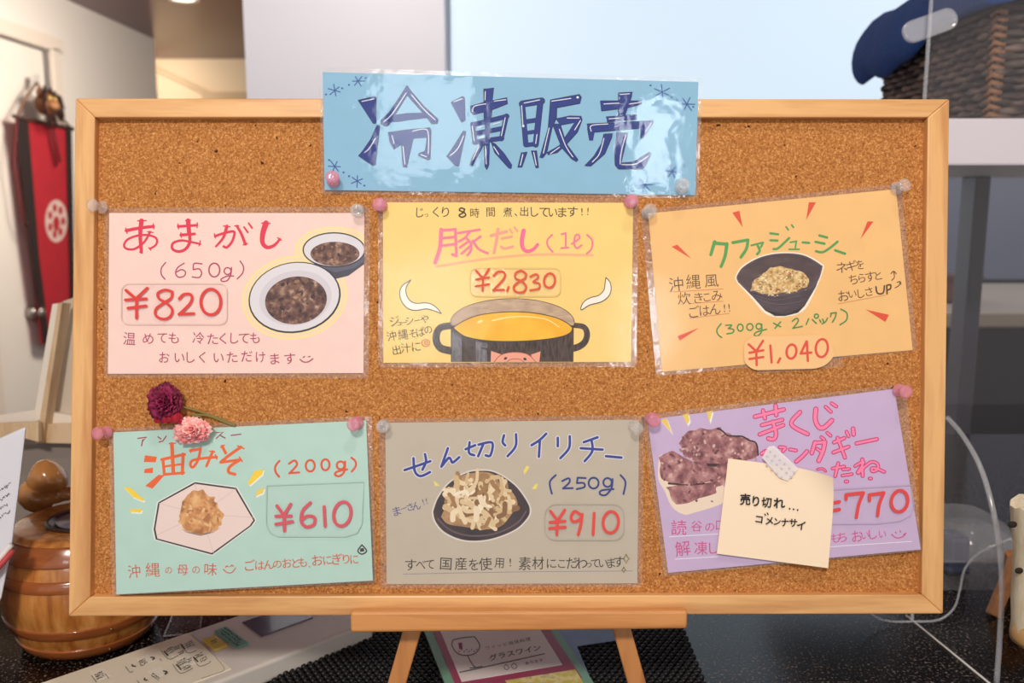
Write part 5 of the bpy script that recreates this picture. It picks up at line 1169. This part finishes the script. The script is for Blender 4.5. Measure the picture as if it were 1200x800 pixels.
# cream post with dark holes and its little easel leg
yp = 0.60
pc = on_y(1222, 690, yp); post = thing('perforated_post', 'cream wooden post with dark oval holes at the right edge', 'ornament', Vector((pc.x, yp + 0.03, COUNTER_Z)))
zt_, zb_ = on_y(1190, 594, yp).z, max(COUNTER_Z + 0.001, on_y(1190, 776, yp).z)
CRE = ramp_mat('cream_wood', 60, [(0.35, (240, 222, 184)), (0.65, (254, 244, 220))], 0.6, 4, (6, 6, 1))
zz = [zb_ + (zt_ - zb_) * t for t in (0, .12, .3, .5, .7, .85, 1.0)]
yf_ = yp + 0.03
xl = [on_y(x, 690, yf_).x for x in (1195, 1193, 1190, 1189, 1187, 1183, 1180)]
pc.x = on_y(1222, 690, yf_).x; zt_ = on_y(1190, 594, yf_).z; zz = [zb_ + (zt_ - zb_) * t for t in (0, .12, .3, .5, .7, .85, 1.0)]
mb = MB(); mb.smooth = True; rings = []
for z, x in zip(zz, xl):
    r = pc.x - x + 0.004; rings.append([Vector((pc.x + 0.004 + r * math.cos(2 * math.pi * k / 28) * (1 + .03 * math.sin(3 * k)), yp + 0.03 + r * 0.9 * math.sin(2 * math.pi * k / 28), z + .002 * math.sin(2.2 * k))) for k in range(28)])
vs = [p for r in rings for p in r]; mb.add(vs, [[j * 28 + k, j * 28 + (k + 1) % 28, (j + 1) * 28 + (k + 1) % 28, (j + 1) * 28 + k] for j in range(6) for k in range(28)]); mb.smooth = False
mb.face(rings[-1]); mb.face(list(reversed(rings[0]))); mb.build('trunk', CRE, post)
for x, y, rx, rz in ((1190.5, 617, .0034, .0026), (1199, 672, .0032, .0024), (1212, 632, .003, .003), (1212, 712, .003, .0025)):
    h = on_y(x, y, yf_ - 0.012); r = [abs(pc.x + .004 - h.x)]
    i = min(range(7), key=lambda q: abs(zz[q] - h.z)); R_ = pc.x - xl[i] + 0.004; dx = max(-R_ * .95, min(R_ * .95, h.x - pc.x - .004)); sy = yp + 0.03 - 0.9 * math.sqrt(max(R_ * R_ - dx * dx, 0))
    mb = MB(); mb.sphere((h.x, sy + 0.0004, h.z), 1.0, (rx, 0.0012, rz), 14); mb.build('hole', plain('hole_dark', (40, 30, 24), 0.8), post)
fb = MB(); fb.lathe([(pc.x - xl[0] + .005, 0), (pc.x - xl[0] + .0055, .004), (pc.x - xl[0] + .005, .016), (0, .016)], (pc.x + .004, yp + .03, zb_), 24); o_ = fb.build('base_collar', plain('tan_wood', (198, 156, 104), 0.5), post)
lb = on_z(1163, 722, COUNTER_Z); lt = on_y(1192, 652, lb.y + 0.012)
es = thing('small_easel_leg', 'small brown wooden easel standing behind the cream post', 'easel', lb)
mb = MB(); mb.bar(lb + Vector((0, 0, 0.001)), lt, 0.011, 0.009, (1, 0, 0)); mb.build('front_leg', WEy, es, bevel=0.001)
mb = MB(); mb.bar(Vector((2 * lt.x - lb.x, lb.y, COUNTER_Z + .001)), lt, 0.013, 0.010, (1, 0, 0)); mb.build('front_leg', WEy, es, bevel=0.001)
mb = MB(); mb.bar(Vector((lt.x + .02, lb.y + .05, COUNTER_Z + .001)), lt + Vector((0, .008, 0)), 0.011, 0.009, (1, 0, 0)); mb.build('rear_leg', WEy, es, bevel=0.001)

# ------------------------------------------------------------------ clear partition, shelf, basket
px_ = on_y(1087.5, 55, 0.95)
part = thing('acrylic_partition', 'tall clear acrylic partition standing on the counter behind the right of the board', 'partition', Vector((px_.x + .3, 0.95, COUNTER_Z)))
mb = MB(); mb.box((px_.x + 0.45, 0.95, 1.30), (0.90, 0.003, 0.80)); mb.build('panel', clear_film('partition_acrylic', haze=0.016, refl=0.4, rough=0.02, hazecol=(0.92, 0.92, 1.0)), part)
mb = MB(); mb.box((px_.x, 0.95, 1.30), (0.0026, 0.0036, 0.80)); e_ = mb.build('polished_edge', CLE, part); e_['label'] = 'bright polished left edge'
mb = MB(); mb.box((px_.x + .30, 0.95, COUNTER_Z + .004), (0.05, 0.10, 0.008)); mb.build('foot', CLE, part, bevel=.002)
zs = on_y(1185, 141, 1.06).z; zs2 = on_y(1185, 194, 1.03).z
sx = on_y(1106, 165, 1.03).x
shelf = thing('white_shelf', 'white shelf unit carrying the wicker basket on the right', 'shelf', Vector((sx + .3, 1.3, 0)))
mb = MB(); mb.box((sx + 0.5, 1.33, (zs + zs2) / 2), (1.0, 0.60, zs - zs2)); mb.build('shelf_board', plain('shelf_white', (244, 236, 244), 0.4), shelf, bevel=.003)
pp = on_y(1140, 260, 1.5); mb = MB(); mb.box((pp.x, 1.5, zs2 / 2), (0.025, 0.05, zs2)); mb.box((sx + .95, 1.5, zs2 / 2), (0.025, 0.05, zs2)); mb.build('post', plain('shelf_post', (62, 58, 70), 0.4), shelf, bevel=.003)
bx0 = on_y(1038, 80, 1.40); X0 = bx0.x; Y0, Y1 = 1.085, 1.40; X1 = X0 + 0.30; H0 = zs; H1 = on_y(1178, 8, Y0).z
def wicker(name, along):
    m, nt, p = nm(name); N = nt.nodes.new; L = nt.links.new
    tc = N('ShaderNodeTexCoord'); mp_ = N('ShaderNodeMapping'); mp_.inputs['Scale'].default_value = (26, 26, 92)
    v_ = N('ShaderNodeTexNoise'); v_.inputs['Scale'].default_value = 1.0; v_.inputs['Detail'].default_value = 3
    cr = N('ShaderNodeValToRGB'); cr.color_ramp.elements[0].position = .36; cr.color_ramp.elements[0].color = lin((34, 26, 26)); cr.color_ramp.elements[1].position = .68; cr.color_ramp.elements[1].color = lin((128, 108, 98))
    L(tc.outputs['Object'], mp_.inputs[0]); L(mp_.outputs[0], v_.inputs['Vector']); L(v_.outputs['Fac'], cr.inputs['Fac']); L(cr.outputs['Color'], p.inputs['Base Color']); p.inputs['Roughness'].default_value = .6
    return m
WK = wicker('wicker', 'y')
bk = thing('wicker_basket', 'dark brown woven wicker basket on the white shelf', 'basket', Vector(((X0 + X1) / 2, (Y0 + Y1) / 2, zs)))
mb = MB(); mb.smooth = True
rows = int((H1 - H0) / 0.0088)
def strand(fn, length, wl, h, phase):
    n = max(6, int(length / wl * 6)); return [fn(length * i / n, 0.0030 * math.sin(2 * math.pi * i / 6 + phase)) for i in range(n + 1)]
for r_ in range(rows):
    z = H0 + 0.0045 + r_ * 0.0088; ph = math.pi * (r_ % 2)
    mb.tube(strand(lambda s, o: Vector((X0 - o, Y0 + s, z)), Y1 - Y0, 0.034, z, ph), 0.0050, 6)
    mb.tube(strand(lambda s, o: Vector((X0 + s, Y0 - o, z)), X1 - X0, 0.034, z, ph), 0.0050, 6)
    mb.tube(strand(lambda s, o: Vector((X1 + o, Y0 + s, z)), Y1 - Y0, 0.034, z, ph), 0.0050, 6)
    mb.tube(strand(lambda s, o: Vector((X0 + s, Y1 + o, z)), X1 - X0, 0.034, z, ph), 0.0050, 6)
mb.smooth = False; mb.box(((X0 + X1) / 2, (Y0 + Y1) / 2, H0 + .004), (X1 - X0 - .004, Y1 - Y0 - .004, .006)); mb.build('woven_sides', WK, bk)
mb = MB(); z = H1
mb.tube([Vector(p) for p in ((X0, Y0, z), (X0, Y1, z), (X1, Y1, z), (X1, Y0, z), (X0, Y0, z))], 0.006, 8); mb.build('rim', plain('rim_wicker', (88, 72, 66), .6), bk)
mb = MB()
for i in range(int((H1 - H0) / .009)): mb.tube([Vector((X0 - .004, Y0 + .006, H0 + .004 + i * .009)), Vector((X0 - .003, Y0 - .003, H0 + .009 + i * .009)), Vector((X0 + .008, Y0 - .004, H0 + .006 + i * .009))], .0035, 6)
c_ = mb.build('corner_binding', plain('tan_cane', (150, 108, 76), .6), bk); c_['label'] = 'tan cane corner binding'
# towel over the basket
TW = plain('towel_blue', (26, 72, 146), 0.95, noise=0.4, nscale=300); TW.node_tree.nodes['Principled BSDF'].inputs['Sheen Weight'].default_value = 0.08
_n = TW.node_tree.nodes; _b = _n.new('ShaderNodeBump'); _t = _n.new('ShaderNodeTexNoise'); _t.inputs['Scale'].default_value = 380; _b.inputs['Distance'].default_value = 0.003; _b.inputs['Strength'].default_value = 0.8
TW.node_tree.links.new(_t.outputs['Fac'], _b.inputs['Height']); TW.node_tree.links.new(_b.outputs['Normal'], _n['Principled BSDF'].inputs['Normal'])
mb = MB(); mb.smooth = True
ys = [Y0 - 0.04 + (Y1 + 0.03 - Y0 + 0.04) * i / 30 for i in range(31)]
prof_ = [(-0.028, -0.052), (-0.042, -0.040), (-0.048, -0.016), (-0.042, 0.016), (-0.026, 0.044), (0.0, 0.058), (0.10, 0.062), (0.2, 0.058), (0.28, 0.046)]
low_ = [(-0.020, -0.046), (-0.019, -0.02), (-0.018, 0.002), (-0.006, 0.014), (0.02, 0.0125), (0.1, 0.011), (0.2, 0.011), (0.28, 0.011)]
sec = prof_ + low_[::-1]; m_ = len(sec); vs = []
for i, y in enumerate(ys):
    t = (y - Y0) / (Y1 - Y0); fall = min(1.0, max(0.12, (t - 0.25) * 2.4))
    e = min(1, (i + .6) / 3, (30.6 - i) / 3) ** 0.5
    for j, (dx, dz) in enumerate(sec):
        if dz < 0: dz = dz * fall * (0.9 + .1 * math.sin(i * .9))
        if dx < -.021: dx = -.021 + (dx + .021) * (0.25 + .75 * fall)
        dz2 = dz if dz < .0145 else .011 + (dz - .011) * e * (1 + .10 * math.sin(i * .8 + j))
        vs.append(Vector((X0 + dx, y, H1 + dz2 + .002 * abs(math.sin(i * 1.3)))))
fs = [[i * m_ + k, i * m_ + (k + 1) % m_, (i + 1) * m_ + (k + 1) % m_, (i + 1) * m_ + k] for i in range(30) for k in range(m_)]
fs += [list(range(m_ - 1, -1, -1)), [30 * m_ + k for k in range(m_)]]
mb.add(vs, fs); tw = mb.build('towel', TW, subsurf=1); tag(tw, 'folded dark blue terry towel draped over the wicker basket', 'towel')
# clear scoop hooked on the basket
sc = thing('clear_scoop', 'clear rounded plastic scoop hanging at the basket rim', 'scoop', at(1078, 40, 0.93))
mb = MB(); q = rrect(-27, -13, 40, 13, 12, 5); an = math.radians(-20)
fr = [at(1085 + x * math.cos(an) - y * math.sin(an), 31 + x * math.sin(an) + y * math.cos(an), 0.93) for x, y in q]
mb.prism([p + FWD * .006 for p in fr], fr); mb.build('blade', clear_film('scoop_plastic', haze=0.28, refl=1.3, rough=.1, hazecol=(.85, .88, .95)), sc, bevel=.002)

# ------------------------------------------------------------------ dining room on the right
tb_y = 2.35
ta = on_y(1108, 332, tb_y + .25); tbz = 0.74
tbz = on_y(1150, 350, tb_y).z
table = thing('dining_table', 'pale wooden dining table in the room beyond on the right', 'table', Vector((2.0, tb_y, 0)))
mb = MB(); mb.box((1.75, tb_y + .1, tbz - .02), (1.7, 0.75, .035)); mb.build('table_top', plain('pale_table', (196, 178, 158), .4), table, bevel=.004)
for x, y in ((1.0, tb_y - .2), (1.0, tb_y + .4), (2.5, tb_y - .2), (2.5, tb_y + .4)):
    mb = MB(); mb.box((x, y, (tbz - .04) / 2), (.05, .05, tbz - .04)); mb.build('leg', plain('dark_legs', (40, 34, 34), .5), table, bevel=.003)
def chair(x, y, lab):
    c = thing('dining_chair', lab, 'chair', Vector((x, y, 0)), None, 'dark dining chairs')
    DK_ = plain('dark_chair', (38, 32, 34), .5)
    for dx, dy, h in ((-.19, -.19, .86), (.19, -.19, .86), (-.19, .19, .44), (.19, .19, .44)):
        mb = MB(); mb.box((x + dx, y + dy, h / 2), (.035, .035, h)); mb.build('leg', DK_, c, bevel=.003)
    mb = MB(); mb.box((x, y, .455), (.43, .43, .05)); mb.build('seat', DK_, c, bevel=.012)
    mb = MB(); mb.box((x, y - .19, .72), (.40, .03, .26)); mb.build('backrest', DK_, c, bevel=.008)
chair(1.18, 1.72, 'dark wooden chair nearest the board at the pale table'); chair(1.75, 1.72, 'dark wooden chair at the right end of the pale table')

bx_ = thing('wooden_box', 'small reddish brown box on the far table beside the board', 'box', Vector((on_y(1122, 340, 2.3).x, 2.3, tbz)))
q0, q1 = on_y(1100, 330, 2.3).x, on_y(1140, 330, 2.3).x
mb = MB(); mb.box(((q0 + q1) / 2, 2.3, tbz + .030), (q1 - q0, .09, .055)); mb.build('body', plain('box_brown', (112, 70, 58), .5), bx_, bevel=.004)
mb = MB(); mb.box(((q0 + q1) / 2, 2.3, tbz + .063), (q1 - q0 + .008, .10, .012)); mb.build('lid', plain('box_lid_brown', (96, 58, 48), .5), bx_, bevel=.003)

# ------------------------------------------------------------------ red banner with lion mask on the far door
XB = XL + 0.03
def BW(px, py, dx=0.0): return on_x(px, py, XB + dx)
ban = thing('hanging_banner', 'dark red cloth banner with black edges hanging on the cream door', 'banner', BW(60, 404))
def cloth(name, pts, dx, m, th=.006):
    mb = MB(); f_ = [BW(x, y, dx + th) for x, y in pts]; b_ = [BW(x, y, dx) for x, y in pts]; mb.prism(b_, f_); return mb.build(name, m, ban)
cloth('cloth_panel', [(19, 137), (83, 150), (88, 408), (48, 402)], .005, plain('banner_red', (170, 32, 46), .8, noise=.08, nscale=12))
cloth('side_band', [(17, 136), (33, 139), (46, 300), (59, 404), (51, 402), (32, 267)], .011, plain('banner_black', (40, 28, 28), .8)); cloth('side_band', [(77, 148), (84, 150), (89, 408), (84, 407)], .011, plain('banner_black', (40, 28, 28), .8))
mb = MB(); mb.tube([BW(16, 136, .016), BW(85, 151, .016)], .012, 10); mb.build('rod', plain('rod_dark', (70, 44, 36), .6), ban)
mb = MB(); mb.tube([BW(20, 136, .02), BW(32, 112, .02), BW(43, 97, .02), BW(62, 124, .02), BW(82, 149, .02)], .007, 8); mb.build('cord', plain('cord_brown', (120, 84, 62), .7), ban)
TS = plain('tassel', (110, 40, 44), .8)
for pts in ([BW(20, 140, .02), BW(16, 190, .022), BW(25, 250, .022), BW(31, 268, .022)], [BW(57, 140, .03), BW(60, 165, .03), BW(66, 195, .03)], [BW(60, 140, .03), BW(66, 165, .03), BW(70, 190, .03)]):
    mb = MB(); mb.tube(pts, .006, 6); mb.build('tassel', TS, ban)
K4 = MB()
def disc(px, py, rx, ry, dx, n=24): return [BW(px + rx * math.cos(2 * math.pi * k / n), py + ry * math.sin(2 * math.pi * k / n), dx) for k in range(n)]
K4.cur = 0; K4.face(list(reversed(disc(66, 259, 13, 25, .012)))); K4.cur = 1
for k in range(7):
    a = 2 * math.pi * k / 7; K4.face(list(reversed(disc(66 + 8 * math.cos(a), 259 + 16 * math.sin(a), 2.6, 5, .0125, 8))))
K4.face(list(reversed(disc(66, 262, 4, 9, .0125, 10)))); K4.build('emblem', [ink((214, 186, 178)), ink((172, 40, 52))], ban)
mk = thing('lion_mask', 'small brown furry lion mask ornament hanging above the red banner', 'ornament', BW(56, 140, .06))
mc = BW(54, 122, .07)
rnd = random.Random(4)
mb = MB(); mb.sphere(mc, .062, (.9, 1.15, 1), 20); mb.build('head', plain('mask_brown', (116, 72, 46), .7, noise=.3, nscale=30), mk)
mb = MB()
for k in range(90):
    a, b = rnd.uniform(0, 6.28), rnd.uniform(-1, 1); d = Vector((abs(math.cos(a)) * .5, math.cos(a), math.sin(a))).normalized(); r = .062
    p = mc + Vector((d.x * r * .9, d.y * r * 1.15, d.z * r)); mb.tube([p, p + d * .03 + Vector((0, rnd.uniform(-.02, .02), rnd.uniform(-.02, .01))), p + d * .045 + Vector((0, rnd.uniform(-.03, .03), -.03))], [.007, .005, .001], 5)
mn = mb.build('mane', plain('mane_dark', (54, 30, 26), .9), mk); mn['kind'] = 'stuff'
mb = MB(); mb.sphere(mc + Vector((.05, -.02, -.012)), .03, (1, 1.1, .8), 14); mb.sphere(mc + Vector((.07, -.03, .0)), .012, n=10); mb.build('muzzle', plain('mask_tan', (176, 124, 84), .6), mk)
for s_ in (-1, 1):
    mb = MB(); mb.sphere(mc + Vector((.045, -.02 + s_ * .026, .026)), .011, n=12); mb.build('eye', plain('mask_eye', (230, 200, 120), .3), mk)
    mb = MB(); mb.sphere(mc + Vector((.0, s_ * .066, .055)), .02, (.6, 1, 1.2), 12); mb.build('ear', plain('mask_brown', (116, 72, 46)), mk)
hk = thing('wall_hook', 'small clear hook stuck on the cream door above the banner', 'hook', BW(42, 96, .0))
mb = MB(); q = [BW(x, y, .0) for x, y in rrect(38.5, 87, 45, 99, 2, 4)]; mb.prism(q, [p + Vector((.008, 0, 0)) for p in q]); mb.build('back_plate', plain('hook_plate', (206, 200, 196), .3), hk)
mb = MB(); mb.tube([BW(42, 95, .008), BW(42, 98, .02), BW(41.5, 100, .03), BW(41.5, 96, .036)], .004, 8); mb.build('hook_arm', plain('hook_steel', (150, 146, 144), .25, .9), hk)
# downlight in the far ceiling
dl = on_z(215, -2, 2.448); d_ = thing('ceiling_downlight', 'round white downlight in the purple brown ceiling', 'ceiling light', dl)
mb = MB(); mb.lathe([(.09, .0), (.085, -.01), (.07, -.012), (.068, .0), (.0, .0)], dl, 30); mb.build('trim_ring', M_frame_white, d_)
mb = MB(); mb.lathe([(0, -.002), (.066, -.003), (.066, -.006), (0, -.006)], dl, 30); mb.build('lens', emit('lamp_lens', (255, 240, 220), 3.0), d_)

# tidy: the lettering helper is not part of the place
bpy.data.objects.remove(_fo, do_unlink=True)
